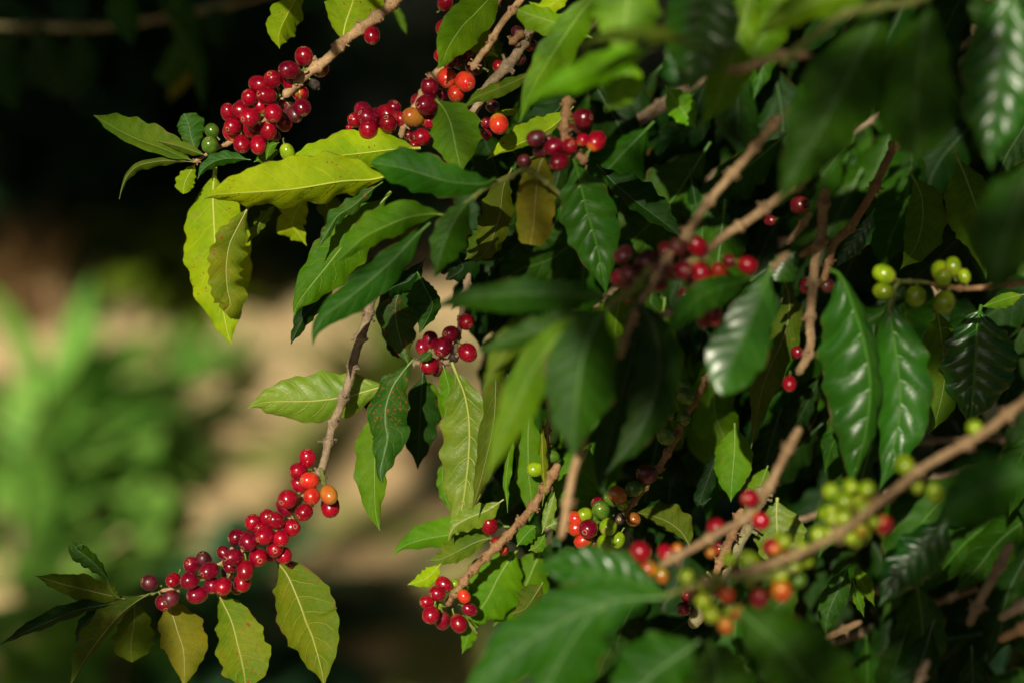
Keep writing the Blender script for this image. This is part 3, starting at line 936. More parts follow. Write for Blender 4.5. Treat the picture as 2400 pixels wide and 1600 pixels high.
# thick twig right of it
b = branch('thick pale knotty twig right of the centre cherries with one orange-red cherry beside it', 1262, 30, 0.0)
_, s1 = twig(b, [(1290, 0), (1240, 76), (1200, 143), (1146, 200), (1115, 255), (1080, 300)], 13, 'grey', dd=0.0, node=90, r2=10)
twig(b, CR(o2, [(2060, 285), (2000, 350), (1935, 410)]), 8, 'red', dd=-0.01, node=20)
cherries(b, o2, [(2010, 300, 62, 'v', -1), (2030, 545, 60, 'v', -1), (2130, 412, 62, 'd', -1), (1835, 610, 56, 'r', -1), (1620, 602, 92, 'v', -1), (1780, 980, 62, 'v', -1), (1730, 1130, 56, 'd', -1),
                 (1720, 1240, 52, 'd', -1), (1840, 1140, 88, 'o', 1, .2, .9)], [s1])
leaf(b, [(1250, 165), (1210, 190), (1150, 215), (1110, 232), (1083, 262)], 16, 20, 'olive', -0.05, -0.03, tA=50, tB=20)
leaf(b, [(1345, 250), (1290, 300), (1230, 332), (1180, 352), (1140, 375)], 42, 12, 'lit', 0.03, tA=12, tB=40, wave=.06, label='striped yellow-green leaf lit below the orange cherry')
leaf(b, [(1390, 90), (1350, 72), (1290, 50), (1230, 30), (1213, 22)], 26, 36, 'fresh', -0.06, tA=30, tB=10, tip=1)
leaf(b, [(1340, -30), (1310, 0), (1270, 20), (1240, 5)], 22, 20, 'lit', -0.05, tA=30, tB=10)
leaf(b, [(1215, 255), (1195, 262), (1165, 262)], 6, 10, 'lit', 0.03, tA=30, tB=10, res=31)

# ---------- dark red cluster
b = branch('short twig with dark wine-red cherries hanging over the olive leaf', 1330, 240, -0.1)
o3 = (1200, 0)
_, s1 = twig(b, [(1332, 225), (1326, 275), (1322, 310), (1335, 345), (1362, 370), (1378, 378)], 10, 'red', dd=-0.08, node=30)
cherries(b, o3, [(550, 1140, 46, 'd', -1), (640, 1165, 84, 'v', -1), (270, 1385, 68, 'v', -1), (110, 1480, 62, 'v', -1), (220, 1272, 76, 'v', 1), (385, 1350, 82, 'd', 0), (650, 1290, 62, 'r', 0),
                 (652, 1085, 90, 'd', 1), (775, 1300, 86, 'r', 0), (530, 1346, 74, 'r', 1), (432, 1490, 82, 'd', 1), (330, 1290, 60, 'v', -1)], [s1], dd=-0.08, major='d')
leaf(b, [(1278, 360), (1262, 400), (1255, 470), (1250, 530), (1243, 574)], 44, 48, 'yel', -0.07, tA=15, tB=10, tip=2, wave=.08, label='yellowing blunt-tipped leaf')
leaf(b, [(1345, 372), (1358, 420), (1373, 484), (1399, 578), (1422, 692)], 64, 66, 'glos', -0.09, -0.06, 5, 14, wave=.06, nw=6, bul=.12, label='glossy quilted dark green leaf hanging below the dark cherries')
leaf(b, [(1400, 385), (1440, 430), (1500, 480), (1560, 525), (1600, 560)], 20, 52, 'dark', -0.02, tA=40, tB=20)
leaf(b, [(1200, 395), (1180, 440), (1170, 510), (1140, 590), (1105, 612)], 46, 30, 'olive', 0.0, -0.02, 20, 40)

# ---------- centre-left leafy shoot (leaves pointing down-left)
b = branch('leafy shoot left of centre whose long green leaves point down to the left', 1190, 420, -0.08, 'leafy_coffee_shoot', 'leafy shoot')
o6 = (600, 400)
twig(b, [(1330, 470, .03), (1240, 400), (1190, 418), (1140, 440), (1060, 500), (1035, 508)], 6, 'green', dd=-0.1, node=60, stubs=False)
leaf(b, CR(o6, [(2200, 70), (2100, 120), (1900, 118), (1700, 85), (1350, -20), (1050, -70)]), 50, 44, 'top', -0.11, -0.08, 18, 25, tip=1, wave=.06, nw=5)
leaf(b, CR(o6, [(1240, 195), (1100, 350), (950, 500), (800, 690), (650, 880), (480, 1090), (380, 1230), (350, 1345)]), 56, 60, 'mid', 0.0, -0.02, 15, 22, wave=.09, nw=5, bul=.08, label='broad sunlit green leaf pointing down to the left')
leaf(b, CR(o6, [(760, 980), (600, 1170), (470, 1300), (410, 1400), (330, 1568), (325, 1600)]), 24, 22, 'dark', 0.01, tA=30, tB=40, wave=.14)
leaf(b, CR(o6, [(1165, 105), (1060, 180), (900, 320), (750, 420), (660, 560), (540, 760)]), 20, 14, 'tops', -0.03, -0.04, 35, 40, wave=.15, rough_edge=.1, tip=0, label='thin curled dark leaf with a brown withered rim')
leaf(b, CR(o6, [(1750, 410), (1600, 400), (1400, 430), (1200, 510), (1000, 610), (850, 740), (700, 870)]), 48, 30, 'mid', -0.08, -0.1, 25, 35, wave=.09, nw=4)
leaf(b, CR(o6, [(1560, 440), (1400, 560), (1250, 620), (1180, 600)]), 14, 10, 'olive', -0.07, tA=30, tB=10)
leaf(b, CR(o6, [(1600, 480), (1450, 620), (1250, 830), (1000, 1050), (800, 1210), (640, 1330), (545, 1480), (520, 1620)]), 36, 44, 'top', -0.1, -0.12, 28, 18, wave=.07, nw=5)
leaf(b, CR(o6, [(1980, 250), (1850, 420), (1750, 620), (1690, 800), (1640, 980)]), 36, 48, 'top', -0.12, tA=15, tB=30, wave=.06)
leaf(b, CR(o6, [(2060, 480), (2150, 560), (2050, 700), (1920, 820)]), 34, 40, 'olive', 0.0, tA=20, tB=20)
leaf(b, CR(o6, [(1480, 930), (1560, 1090), (1620, 1250), (1500, 1500)]), 58, 20, 'top', 0.0, tA=5, tB=40, rough_edge=.1)
leaf(b, CR(o6, [(1450, 900), (1330, 1080), (1280, 1300), (1330, 1568), (1400, 1780)]), 44, 52, 'tops', 0.03, tA=20, tB=20)
leaf(b, CR(o6, [(1560, 800), (1420, 1000), (1250, 1080), (1130, 1240)]), 26, 20, 'dark', 0.02, tA=20, tB=40)
leaf(b, CR(o6, [(1880, 620), (1850, 780), (1900, 900), (1740, 1010)]), 50, 40, 'dark', 0.05, tA=10, tB=20, rough_edge=.12)

# ---------- hanging branch with lower-left cherries
b = branch('knotty branch hanging at lower left, ending in a red cherry cluster and olive leaves', 905, 600, 0.0)
twig_pts = [(915, 590), (893, 655), (871, 701), (857, 757), (842, 800), (829, 846), (821, 880), (805, 933), (782, 990), (771, 1030), (758, 1086), (745, 1118)]
_, s1 = twig(b, twig_pts, 11.5, 'grey', dd=0.0, node=62, r2=9)
_, s2 = twig(b, [(752, 1100), (735, 1132), (705, 1170), (668, 1225), (620, 1265), (570, 1288), (510, 1325), (450, 1360), (405, 1378), (372, 1384)], 6, 'tan', dd=0.012, node=36, r2=4.5)
_, s3 = twig(b, [(372, 1384), (345, 1394), (310, 1400), (288, 1402)], 3.4, 'green', dd=0.01, node=30, stubs=False)
twig(b, [(750, 1095), (757, 1118), (763, 1142)], 5, 'green', dd=-0.004, node=20)
o8 = (550, 800)
cherries(b, o8, [(487 - 17, 1512, 88, 'd', -1), (877, 1512, 88, 'r', -1, .1, .9), (600, 1312, 75, 'r', -1), (670, 1068, 78, 'r', 0, .0, -.95), (583, 1187, 80, 'r', 0, -.9, .1), (687, 1273, 80, 'o', 1, -.75, -.05),
                 (865, 1405, 78, 'y', 1, .4, .75), (707, 1420, 78, 'o', 1, -.3, .85), (487, 1445, 88, 'r', 2, -.6, .35)], [s1, s2])
oc = (400, 1200)
cherries(b, oc, [(895, 50, 74, 'r', 0), (820, 148, 64, 'r', 0), (690, 240, 74, 'd', 0), (920, 402, 52, 'd', -1), (490, 372, 64, 'd', -1), (568, 342, 52, 'b', 0), (540, 482, 66, 'd', 0), (520, 562, 56, 'v', -1),
                 (1225, 0, 80, 'r', 1, -.62, .45), (757, 92, 76, 'r', 0), (965, 76, 77, 'r', 2, -.58, -.45), (1110, 140, 82, 'r', 1, .5, -.2), (863, 213, 83, 'r', 2, -.66, .36), (1040, 395, 76, 'r', 0, .2, .9),
                 (1015, 237, 74, 'r', 2, .02, .88), (605, 227, 78, 'd', 0, -.9, .2), (715, 270, 86, 'd', 2, -.6, .6), (958, 335, 78, 'r', 1), (805, 410, 87, 'r', 1), (578, 415, 80, 'd', 2, -.74, .05),
                 (305, 442, 74, 'v', 0), (660, 640, 82, 'r', 0, -.2, .9), (355, 535, 79, 'd', 2, -.62, .32), (195, 485, 76, 'd', 0), (685, 530, 78, 'r', 2, -.02, .92), (380, 668, 76, 'd', 1, .1, .9),
                 (482, 680, 82, 'r', 2, -.35, .72), (172, 628, 84, 'd', 1, -.95, .02), (245, 757, 83, 'd', 0, -.85, .2), (1100, 480, 34, 'd', -2), (600, 700, 50, 'd', -2)], [s2])
o4 = (0, 1200)
cherries(b, o4, [(1500, 830, 72, 'd', 0), (1590, 620, 63, 'r', 0, -.5, .6), (1567, 790, 77, 'v', 2, -.55, .45), (1372, 645, 77, 'v', 0, -.8, -.3)], [s2, s3])
leaf(b, CR(oc, [(960, 420), (1000, 480), (1080, 590), (1190, 850), (1245, 1010), (1300, 1140), (1380, 1420), (1410, 1600)]), 62, 80, 'lits', 0.03, 0.0, 42, -14, wave=.05, nw=5, bul=.07, label='olive-yellow drooping leaf speckled with rust spots')
leaf(b, CR(oc, [(430, 740), (480, 830), (560, 1000), (620, 1230), (670, 1450), (690, 1620)]), 52, 70, 'lits', 0.035, 0.01, 42, -8, wave=.07, nw=4, tip=1, notch=[(.88, 0, .3, .05)])
leaf(b, CR(o4, [(1500, 780), (1570, 900), (1635, 1100), (1690, 1300), (1690, 1620)]), 46, 62, 'yel', 0.03, 0.02, 20, 12, wave=.04, nw=4)
leaf(b, CR(o4, [(1230, 800), (1235, 1000), (1205, 1200), (1212, 1375)]), 42, 52, 'olive', 0.03, tA=20, tB=20, tip=1, wave=.05)
leaf(b, CR(o4, [(1370, 745), (1250, 820), (1100, 940), (900, 1180), (750, 1400), (640, 1600)]), 46, 9, 'olive', 0.005, -0.01, 20, 60, wave=.05)
leaf(b, CR(o4, [(1080, 830), (900, 860), (700, 900), (400, 1020), (200, 1110), (-20, 1225)]), 24, 13, 'dark', 0.0, tA=30, tB=50, wave=.1, nw=4)
leaf(b, CR(o4, [(1150, 795), (1000, 760), (800, 712), (550, 650), (315, 578)]), 33, 27, 'olive', 0.0, tA=30, tB=35, wave=.08, nw=3)
leaf(b, CR(o4, [(1010, 640), (900, 500), (790, 400), (700, 330), (765, 285)]), 24, 18, 'top', 0.01, tA=20, tB=30, tip=1)
leaf(b, CR(o4, [(1050, 830), (900, 920), (760, 1050), (690, 1210)]), 18, 26, 'dark', 0.02, tA=30, tB=20)
leaf(b, CR(o4, [(1120, 800), (1060, 760), (1010, 690), (985, 600)]), 7, 9, 'olive', -0.005, res=31, rough_edge=.2)

# ---------- leaf tuft hanging at centre bottom-left (spotted leaves)
b = branch('long wavy leaves, one spotted with rust, hanging below a few red cherries left of centre', 1075, 700, 0.03)
_, s1 = twig(b, [(1100, 640), (1085, 720), (1075, 780), (1060, 830), (1040, 850), (960, 850)], 7, 'grey', dd=0.045, node=35)
cherries(b, o8, [(1785, 220, 84, 'r', 0, -.9, -.1), (1870, 250, 62, 'v', -1), (1915, 50, 86, 'd', 0, -.3, .6), (2015, 152, 50, 'b', 0), (2140, 100, 82, 'r', 0), (1720, 50, 62, 'd', -1), (1790, 18, 52, 'd', -1), (1900, 190, 50, 'd', -2)], [s1], dd=0.035)
cherries(b, o6, [(1930, 1390, 76, 'r', 0), (1790, 1500, 76, 'd', 0), (1600, 1545, 72, 'd', -1)], [s1], dd=0.035)
leaf(b, CR(o8, [(1430, 400), (1300, 430), (1000, 510), (700, 547), (350, 552), (220, 570), (118, 612)]), 66, 50, 'pale', 0.03, 0.01, 12, 30, wave=.06, nw=4, bul=.09, label='pale sunlit leaf lying sideways behind the bare branch')
leaf(b, CR(o8, [(1640, 170), (1560, 260), (1450, 420), (1390, 600), (1385, 760), (1402, 900), (1340, 1180), (1362, 1318)]), 40, 54, 'tops', -0.015, -0.03, 35, 22, wave=.13, nw=4, label='dark green leaf spotted with rust')
leaf(b, CR(o8, [(1420, 540), (1330, 760), (1300, 900), (1285, 1200), (1295, 1560), (1335, 1740)]), 48, 30, 'mid', 0.01, 0.0, 5, 20, wave=.16, nw=4, label='wavy light green leaf behind the spotted one')
leaf(b, CR(o8, [(1730, 270), (1715, 500), (1700, 750), (1690, 950), (1680, 1180)]), 44, 44, 'dark', 0.05, tA=20, tB=20, wave=.1)
leaf(b, CR(o8, [(1740, 300), (1800, 500), (1830, 650), (1750, 890)]), 30, 26, 'mid', 0.06, tA=20, tB=20, wave=.1)
leaf(b, CR(o8, [(1440, 380), (1330, 470), (1260, 560), (1255, 680)]), 30, 26, 'dark', 0.05, tA=20, tB=20)
leaf(b, CR(o8, [(1995, 190), (2050, 330), (2110, 480), (2150, 700), (2155, 950), (2130, 1250), (2080, 1568), (1990, 1830)]), 66, 52, 'pale', 0.0, 0.02, 15, -12, wave=.08, nw=6, bul=.1, label='large pale leaf with a bright glossy half')
leaf(b, CR(o8, [(1915, 215), (1945, 330), (1970, 460), (1930, 690)]), 22, 20, 'mid', 0.02, tA=20, tB=20)
leaf(b, CR(o8, [(1800, 85), (1780, 130), (1700, 185)]), 14, 10, 'top', 0.02, res=31)
leaf(b, [(1185, 800), (1165, 850), (1158, 980), (1133, 1100), (1105, 1200)], 30, 30, 'olive', -0.02, tA=30, tB=30, wave=.12, nw=4)
leaf(b, CR(o8, [(1580, 180), (1520, 100), (1450, 20), (1400, -90)]), 18, 34, 'dark', 0.04, tA=20, tB=20)
leaf(b, CR(o8, [(1950, 1050), (1910, 1200), (1930, 1400), (2010, 1600)]), 14, 20, 'mid', 0.03, wave=.25)

# ---------- lower centre twig
b = branch('curved tan twig at bottom centre ending in a ring of red cherries', 1300, 1090, 0.02)
o9 = (900, 1200)
_, s1 = twig(b, [(1310, 1085), (1289, 1124), (1253, 1180), (1219, 1223), (1180, 1264), (1135, 1307), (1099, 1345), (1078, 1376), (1058, 1399), (1048, 1419)], 10, 'red', dd=0.0, ddt=0.03, node=46)
cherries(b, o9, [(1095, 345, 52, 'r', -1), (1030, 280, 56, 'r', -1), (785, 890, 62, 'd', -1), (650, 650, 42, 'g', -1), (492, 862, 50, 'g', -1), (535, 992, 74, 'd', -1), (965, 117, 82, 'r', 0, -.1, -.85),
                 (735, 770, 60, 'o', 0), (548, 660, 68, 'r', 0), (490, 740, 74, 'r', 1), (400, 820, 66, 'r', 0), (430, 942, 80, 'r', 1), (685, 1020, 74, 'r', 1)], [s1], dd=0.02)
leaf(b, CR(o9, [(1150, 130), (1000, 130), (700, 190), (400, 240), (200, 300), (65, 400)]), 44, 26, 'mid', 0.05, tA=20, tB=30, wave=.06, nw=4)
leaf(b, CR(o9, [(1000, 230), (850, 270), (650, 370), (520, 430), (400, 440)]), 34, 24, 'olive', 0.03, tA=20, tB=20, wave=.14)
leaf(b, CR(o9, [(520, 470), (460, 540), (380, 610), (215, 665)]), 20, 20, 'lit', 0.02, tA=20, tB=20, wave=.1)
leaf(b, CR(o9, [(1230, 330), (1150, 440), (1050, 600), (960, 780), (860, 930), (780, 1090)]), 74, 66, 'mid', 0.06, tA=10, tB=25, wave=.06, nw=6, bul=.09, label='broad ribbed green leaf crossed by a shadow')
leaf(b, CR(o9, [(1460, 640), (1400, 740), (1300, 880), (1180, 930)]), 36, 20, 'olive', 0.01, tA=15, tB=30)
leaf(b, CR(o9, [(1450, 330), (1390, 470), (1250, 760), (1000, 1050)]), 60, 50, 'mid', 0.08, tA=15, tB=30)
leaf(b, CR(o9, [(700, 960), (780, 1050), (760, 1180), (715, 1300)]), 16, 20, 'mid', 0.03, tA=20, tB=20)
leaf(b, CR(o9, [(1220, 310), (1290, 220), (1370, 140), (1400, 130)]), 20, 22, 'mid', 0.0, res=31)
leaf(b, CR(o9, [(1330, 350), (1420, 300), (1480, 200)]), 18, 16, 'mid', 0.01, res=31)
leaf(b, CR(o9, [(1100, -120), (950, -20), (760, 60), (640, 140), (590, 255)]), 24, 30, 'pale', 0.01, tA=25, tB=30, wave=.1)
twig(b, [(1083, 1440), (1100, 1460), (1120, 1485)], 4, 'green', dd=0.02, node=30, stubs=False)

# ---------- lit leaves behind at centre bottom
b = branch('upright group of narrow sunlit leaves with one small green cherry at bottom centre', 1240, 960, 0.03, 'leafy_coffee_shoot', 'leafy shoot')
_, s1 = twig(b, [(1290, 950), (1285, 1020), (1288, 1080), (1289, 1124)], 5, 'red', dd=0.03, node=30)
cherries(b, (1100, 800), [(607, 1172, 70, 'g', 0, -.9, .1), (760, 1050, 60, 'e', -1), (735, 1210, 40, 'g', -1)], [s1], dd=0.02, major='g')
leaf(b, [(1242, 950), (1238, 1010), (1239, 1106), (1245, 1170), (1240, 1230)], 32, 36, 'mid', 0.045, tA=15, tB=15, wave=.12, nw=5)
leaf(b, [(1268, 960), (1273, 1100), (1276, 1140), (1271, 1185)], 5, 11, 'lits', 0.0, tA=50, tB=50, wave=.12)
leaf(b, [(1385, 1040), (1370, 1070), (1352, 1106), (1335, 1160), (1325, 1230)], 48, 56, 'mid', 0.05, tA=12, tB=12, wave=.07, nw=4, bul=.06, label='broad sunlit green leaf behind the blurred pale twig')
leaf(b, [(1190, 940), (1192, 1060), (1186, 1130), (1190, 1200)], 9, 12, 'mid', 0.02, wave=.35, nw=4)
leaf(b, [(1210, 1010), (1190, 1090), (1180, 1160)], 18, 22, 'dark', 0.07)
leaf(b, [(1300, 1150), (1290, 1190), (1270, 1250)], 14, 14, 'pale', 0.02, res=31)
leaf(b, [(1280, 1235), (1310, 1225), (1350, 1240)], 16, 24, 'pale', 0.02, res=31, rough_edge=.12)

# ---------- mixed green/red cluster at lower centre
b = branch('shaded twig whose green, yellow and red cherries hang above the big glossy leaf', 1636, 925, 0.0)
o10 = (1100, 800)
_, s1 = twig(b, [(1665, 870), (1636, 925), (1610, 965), (1597, 990), (1585, 1022), (1546, 1093), (1508, 1144), (1478, 1183), (1450, 1215)], 8.5, 'red', dd=0.01, node=50)
cherries(b, o9, [(1930, 285, 46, 'd', -1), (1830, 260, 72, 'o', 0), (1755, 55, 72, 'o', 0), (2160, 60, 60, 'b', 1), (2290, 62, 66, 'y', 0), (1990, 28, 82, 'e', -1), (1845, 20, 66, 'g', 0), (1770, 140, 76, 'o', 0),
                 (2150, 255, 64, 'g', 0), (2060, 130, 82, 'g', 1), (2028, 285, 76, 'g', 1), (1877, 150, 90, 'd', 2, -.4, .3)], [s1])
cherries(b, o10, [(1185, 1490, 66, 'd', 0), (1210, 1545, 84, 'e', 1), (1360, 1405, 82, 'y', 1), (1310, 1440, 70, 'e', -1), (1515, 1350, 76, 'e', 0), (1405, 1500, 52, 'g', 0), (1630, 1215, 86, 'v', 0),
                  (1805, 870, 80, 'e', 0), (1960, 700, 72, 'e', 0), (1820, 660, 72, 'e', 0), (1990, 510, 80, 'e', 0), (1950, 400, 72, 'e', -1)], [s1], major='g')
leaf(b, [(1620, 1285), (1600, 1250), (1570, 1225), (1530, 1208), (1490, 1200)], 16, 44, 'olive', 0.03, tA=30, tB=20, wave=.12)
leaf(b, [(1475, 1190), (1520, 1205), (1580, 1240), (1625, 1295)], 14, 45, 'dark', 0.05, tA=20, tB=20)

# ---------- blurred pale twig in the foreground
b = branch('short blurred pale twig standing in front of the sunlit green leaf', 1360, 1050, -0.25, 'coffee_twig', 'coffee twig')
twig(b, [(1368, 1020), (1355, 1068), (1340, 1120), (1327, 1198), (1315, 1262)], 10.5, 'tan', dd=-0.22, node=110)

# ---------- foreground dark leaves at centre
b = branch('blurred foreground shoot at centre with big dark green leaves spreading left and down', 1470, 690, -0.28, 'leafy_coffee_shoot', 'leafy shoot')
twig(b, [(1530, 620), (1480, 680), (1440, 705), (1410, 740)], 7, 'green', dd=-0.27, node=80, stubs=False)
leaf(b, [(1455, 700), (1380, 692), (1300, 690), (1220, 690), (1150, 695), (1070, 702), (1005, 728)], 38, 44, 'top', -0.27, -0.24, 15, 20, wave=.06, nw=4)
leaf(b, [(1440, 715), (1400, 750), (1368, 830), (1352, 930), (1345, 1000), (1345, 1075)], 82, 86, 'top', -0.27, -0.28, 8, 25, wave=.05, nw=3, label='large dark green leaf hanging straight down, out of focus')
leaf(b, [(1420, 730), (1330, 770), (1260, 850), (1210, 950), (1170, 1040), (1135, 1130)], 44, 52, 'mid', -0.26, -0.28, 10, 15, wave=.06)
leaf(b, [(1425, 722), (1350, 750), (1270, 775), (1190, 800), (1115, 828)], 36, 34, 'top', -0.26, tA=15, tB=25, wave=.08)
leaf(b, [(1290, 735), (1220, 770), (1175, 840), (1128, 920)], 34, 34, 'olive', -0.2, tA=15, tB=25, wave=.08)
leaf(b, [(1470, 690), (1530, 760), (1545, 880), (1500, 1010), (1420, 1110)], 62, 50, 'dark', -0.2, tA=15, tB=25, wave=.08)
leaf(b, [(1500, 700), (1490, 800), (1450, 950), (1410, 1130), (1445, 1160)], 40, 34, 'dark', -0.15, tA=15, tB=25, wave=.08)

# ---------- centre-right blurred dark-red cherries on long twigs
b = branch('long bare brown twig slanting down from upper right through blurred dark red cherries', 1800, 300, -0.2)
o7 = (1200, 400)
_, s1 = twig(b, [(1830, 270), (1790, 320), (1723, 400), (1672, 459), (1634, 510), (1600, 560), (1560, 610), (1530, 660), (1495, 720), (1470, 780), (1452, 840)], 10.5, 'brn', dd=-0.18, ddt=-0.2, node=80, r2=9)
_, s2 = twig(b, [(1900, 410), (1830, 460), (1800, 484), (1750, 520), (1697, 553), (1660, 585), (1600, 625), (1560, 632)], 12, 'brn', dd=-0.15, ddt=-0.18, node=90, r2=9)
twig(b, CR(o7, [(1100, 1400), (1250, 1370), (1490, 1290)]), 9, 'grey', dd=-0.17, node=60)
cherries(b, o7, [(1225, 840, 90, 'v', 0), (1075, 955, 88, 'v', 0), (1520, 700, 88, 'v', 1), (1705, 695, 88, 'r', 0), (1370, 915, 90, 'v', 1), (1570, 920, 90, 'd', 1), (1735, 942, 92, 'r', 0), (1905, 915, 70, 'o', 0),
                 (2000, 830, 62, 'd', -1), (2165, 870, 82, 'r', 0), (1075, 1140, 80, 'd', 0), (1575, 1140, 60, 'd', -1), (1850, 1330, 90, 'd', -1), (1760, 1390, 60, 'd', -1), (1650, 1000, 60, 'v', -1), (1450, 800, 60, 'v', -1)],
         [s1, s2], dd=-0.18, major='d')
pack(b, (1540, 630), (110, 50), 12, 'vvdd', [s1, s2], -0.16, 21, 'd', 3)
pack(b, (1660, 640), (60, 40), 6, 'drr', [s1, s2], -0.15, 20, 'd', 4)
leaf(b, [(1770, 650), (1720, 665), (1650, 690), (1600, 735), (1560, 790)], 34, 40, 'top', -0.2, -0.24, 15, 25)
leaf(b, [(1440, 700), (1480, 685), (1530, 660)], 12, 12, 'olive', -0.2, res=31)

b = branch('blurred blue-green leaf with rounded wet tip hanging right of centre', 1800, 640, -0.22, 'leafy_coffee_shoot', 'leafy shoot')
twig(b, [(1850, 590), (1820, 620), (1798, 640)], 7, 'brn', dd=-0.2, node=30)
leaf(b, [(1806, 630), (1790, 670), (1768, 730), (1740, 800), (1712, 860), (1692, 925)], 68, 68, 'glos', -0.22, -0.24, 5, 22, tip=1, wave=.03, nw=3, bul=.04)
leaf(b, [(1830, 640), (1850, 700), (1840, 780), (1790, 900), (1760, 1050)], 34, 40, 'olive', -0.05, tA=20, tB=20)

# ---------- right twigs
b = branch('pair of sunlit tan twigs forking at right, one ending in a single small red cherry', 2120, 310, -0.08)
o11 = (1800, 400)
_, s1 = twig(b, [(2150, 240), (2110, 315), (2068, 400), (2037, 464), (1989, 538), (1955, 572), (1940, 625), (1930, 660)], 10, 'red', dd=-0.05, ddt=-0.08, node=100)
_, s2 = twig(b, [(1935, 440), (1928, 500), (1926, 543), (1912, 604), (1904, 680), (1898, 757), (1900, 800), (1890, 840), (1868, 878)], 12, 'brn', dd=-0.1, node=90, r2=10)
twig(b, CR(o11, [(560, 640), (440, 690), (290, 790)]), 9, 'red', dd=-0.09, node=60)
twig(b, CR(o11, [(400, 380), (300, 520), (170, 680)]), 8, 'brn', dd=-0.1, node=60)
cherries(b, o11, [(290, 320, 90, 'd', -2), (20, 460, 50, 'd', -1), (350, 1060, 76, 'd', -1), (545, 1060, 72, 'v', -1)], [s2], dd=-0.08)
cherries(b, (1700, 800), [(590, 385, 66, 'r', 0, -.1, .9), (660, 100, 60, 'd', -4)], [s2], dd=-0.1)
leaf(b, CR(o11, [(260, 740), (200, 800), (120, 900), (60, 1010)]), 30, 42, 'glos', -0.12, tip=1)
leaf(b, [(1945, 632), (1972, 650), (2000, 720), (2025, 800), (2040, 900), (2030, 1010), (2010, 1085), (1990, 1150)], 112, 26, 'glos', -0.15, -0.12, 10, 65, wave=.06, nw=6, bul=.12, label='glossy folded leaf with one dark half')
leaf(b, CR(o11, [(980, 350), (860, 560), (700, 760), (620, 900)]), 16, 30, 'glos', -0.02, bul=.12)

# ---------- green cherries at right
b = branch('thin reddish twig at right edge with a handful of unripe green cherries', 2400, 640, -0.05)
_, s1 = twig(b, [(2460, 655), (2400, 662), (2330, 672), (2250, 676), (2180, 665)], 7, 'red', dd=-0.12, node=60)
_, s2 = twig(b, [(2180, 663), (2140, 660), (2106, 663), (2092, 690), (2083, 735)], 5, 'green', dd=-0.12, node=80, stubs=False)
cherries(b, o11, [(1590, 925, 92, 'g', -1), (1065, 950, 88, 'g', 0), (1060, 1110, 86, 'g', 0), (1355, 1155, 94, 'g', 0), (1615, 1212, 96, 'g', 0), (1700, 880, 72, 'g', 0), (1800, 970, 62, 'g', 0), (1610, 985, 76, 'g', 1)],
         [s1, s2], dd=-0.12, major='g')
leaf(b, [(2095, 680), (2088, 740), (2100, 830), (2110, 950), (2090, 1060), (2060, 1150)], 54, 76, 'glos', -0.12, -0.1, 25, 5, wave=.05, nw=6, bul=.12, label='glossy quilted leaf catching white highlights')
leaf(b, [(2195, 715), (2205, 780), (2215, 870), (2200, 960), (2176, 1018)], 58, 50, 'mid', 0.0, tA=15, tB=15, wave=.03)
leaf(b, [(2300, 715), (2290, 760), (2285, 850), (2280, 920), (2272, 1000)], 78, 96, 'glos', -0.02, 0.0, -4, 15, wave=.05, nw=5, bul=.12, label='bluish glossy leaf at the right edge')
leaf(b, [(2135, 405), (2160, 460), (2162, 520), (2145, 580), (2110, 632)], 40, 56, 'mid', 0.0, -0.02, 20, 10, wave=.08)
leaf(b, [(2240, 360), (2265, 420), (2290, 490), (2312, 560), (2310, 655)], 74, 50, 'mid', -0.02, -0.03, 12, 20, wave=.04)
leaf(b, [(2400, 690), (2360, 700), (2300, 720)], 14, 20, 'mid', 0.0, res=31)

# ---------- top right leaves (blurred foreground)
b = branch('blurred spray of long hanging leaves across the top right with a pale stem', 2160, -10, -0.35, 'leafy_coffee_shoot', 'leafy shoot')
twig(b, [(2260, -60), (2150, 0), (2060, 15), (1978, 33), (1920, 75), (1865, 118), (1830, 150)], 10, 'green', dd=-0.32, node=90, stubs=False)
leaf(b, [(2085, -15), (2060, 40), (2010, 140), (1960, 240), (1910, 330), (1860, 410), (1825, 480)], 96, 84, 'top', -0.3, -0.29, 20, 22, wave=.05, nw=4, bul=.05)
leaf(b, [(2180, -20), (2168, 60), (2155, 150), (2145, 260), (2150, 320), (2148, 372)], 88, 88, 'top', -0.3, -0.29, 22, 15, wave=.05, nw=4, tip=1)
leaf(b, [(2368, -60), (2350, 80), (2338, 200), (2325, 306), (2322, 400)], 84, 96, 'glos', -0.3, -0.29, 25, 2, wave=.05, nw=4, bul=.14, label='leaf with ribbed glossy right half at the top right corner')
leaf(b, [(2440, 350), (2390, 480), (2350, 580), (2325, 700)], 90, 90, 'top', -0.4, tA=20, tB=20)
leaf(b, [(2120, -60), (2000, -20), (1880, 20), (1760, 90)], 50, 40, 'mid', -0.3, tA=20, tB=20)

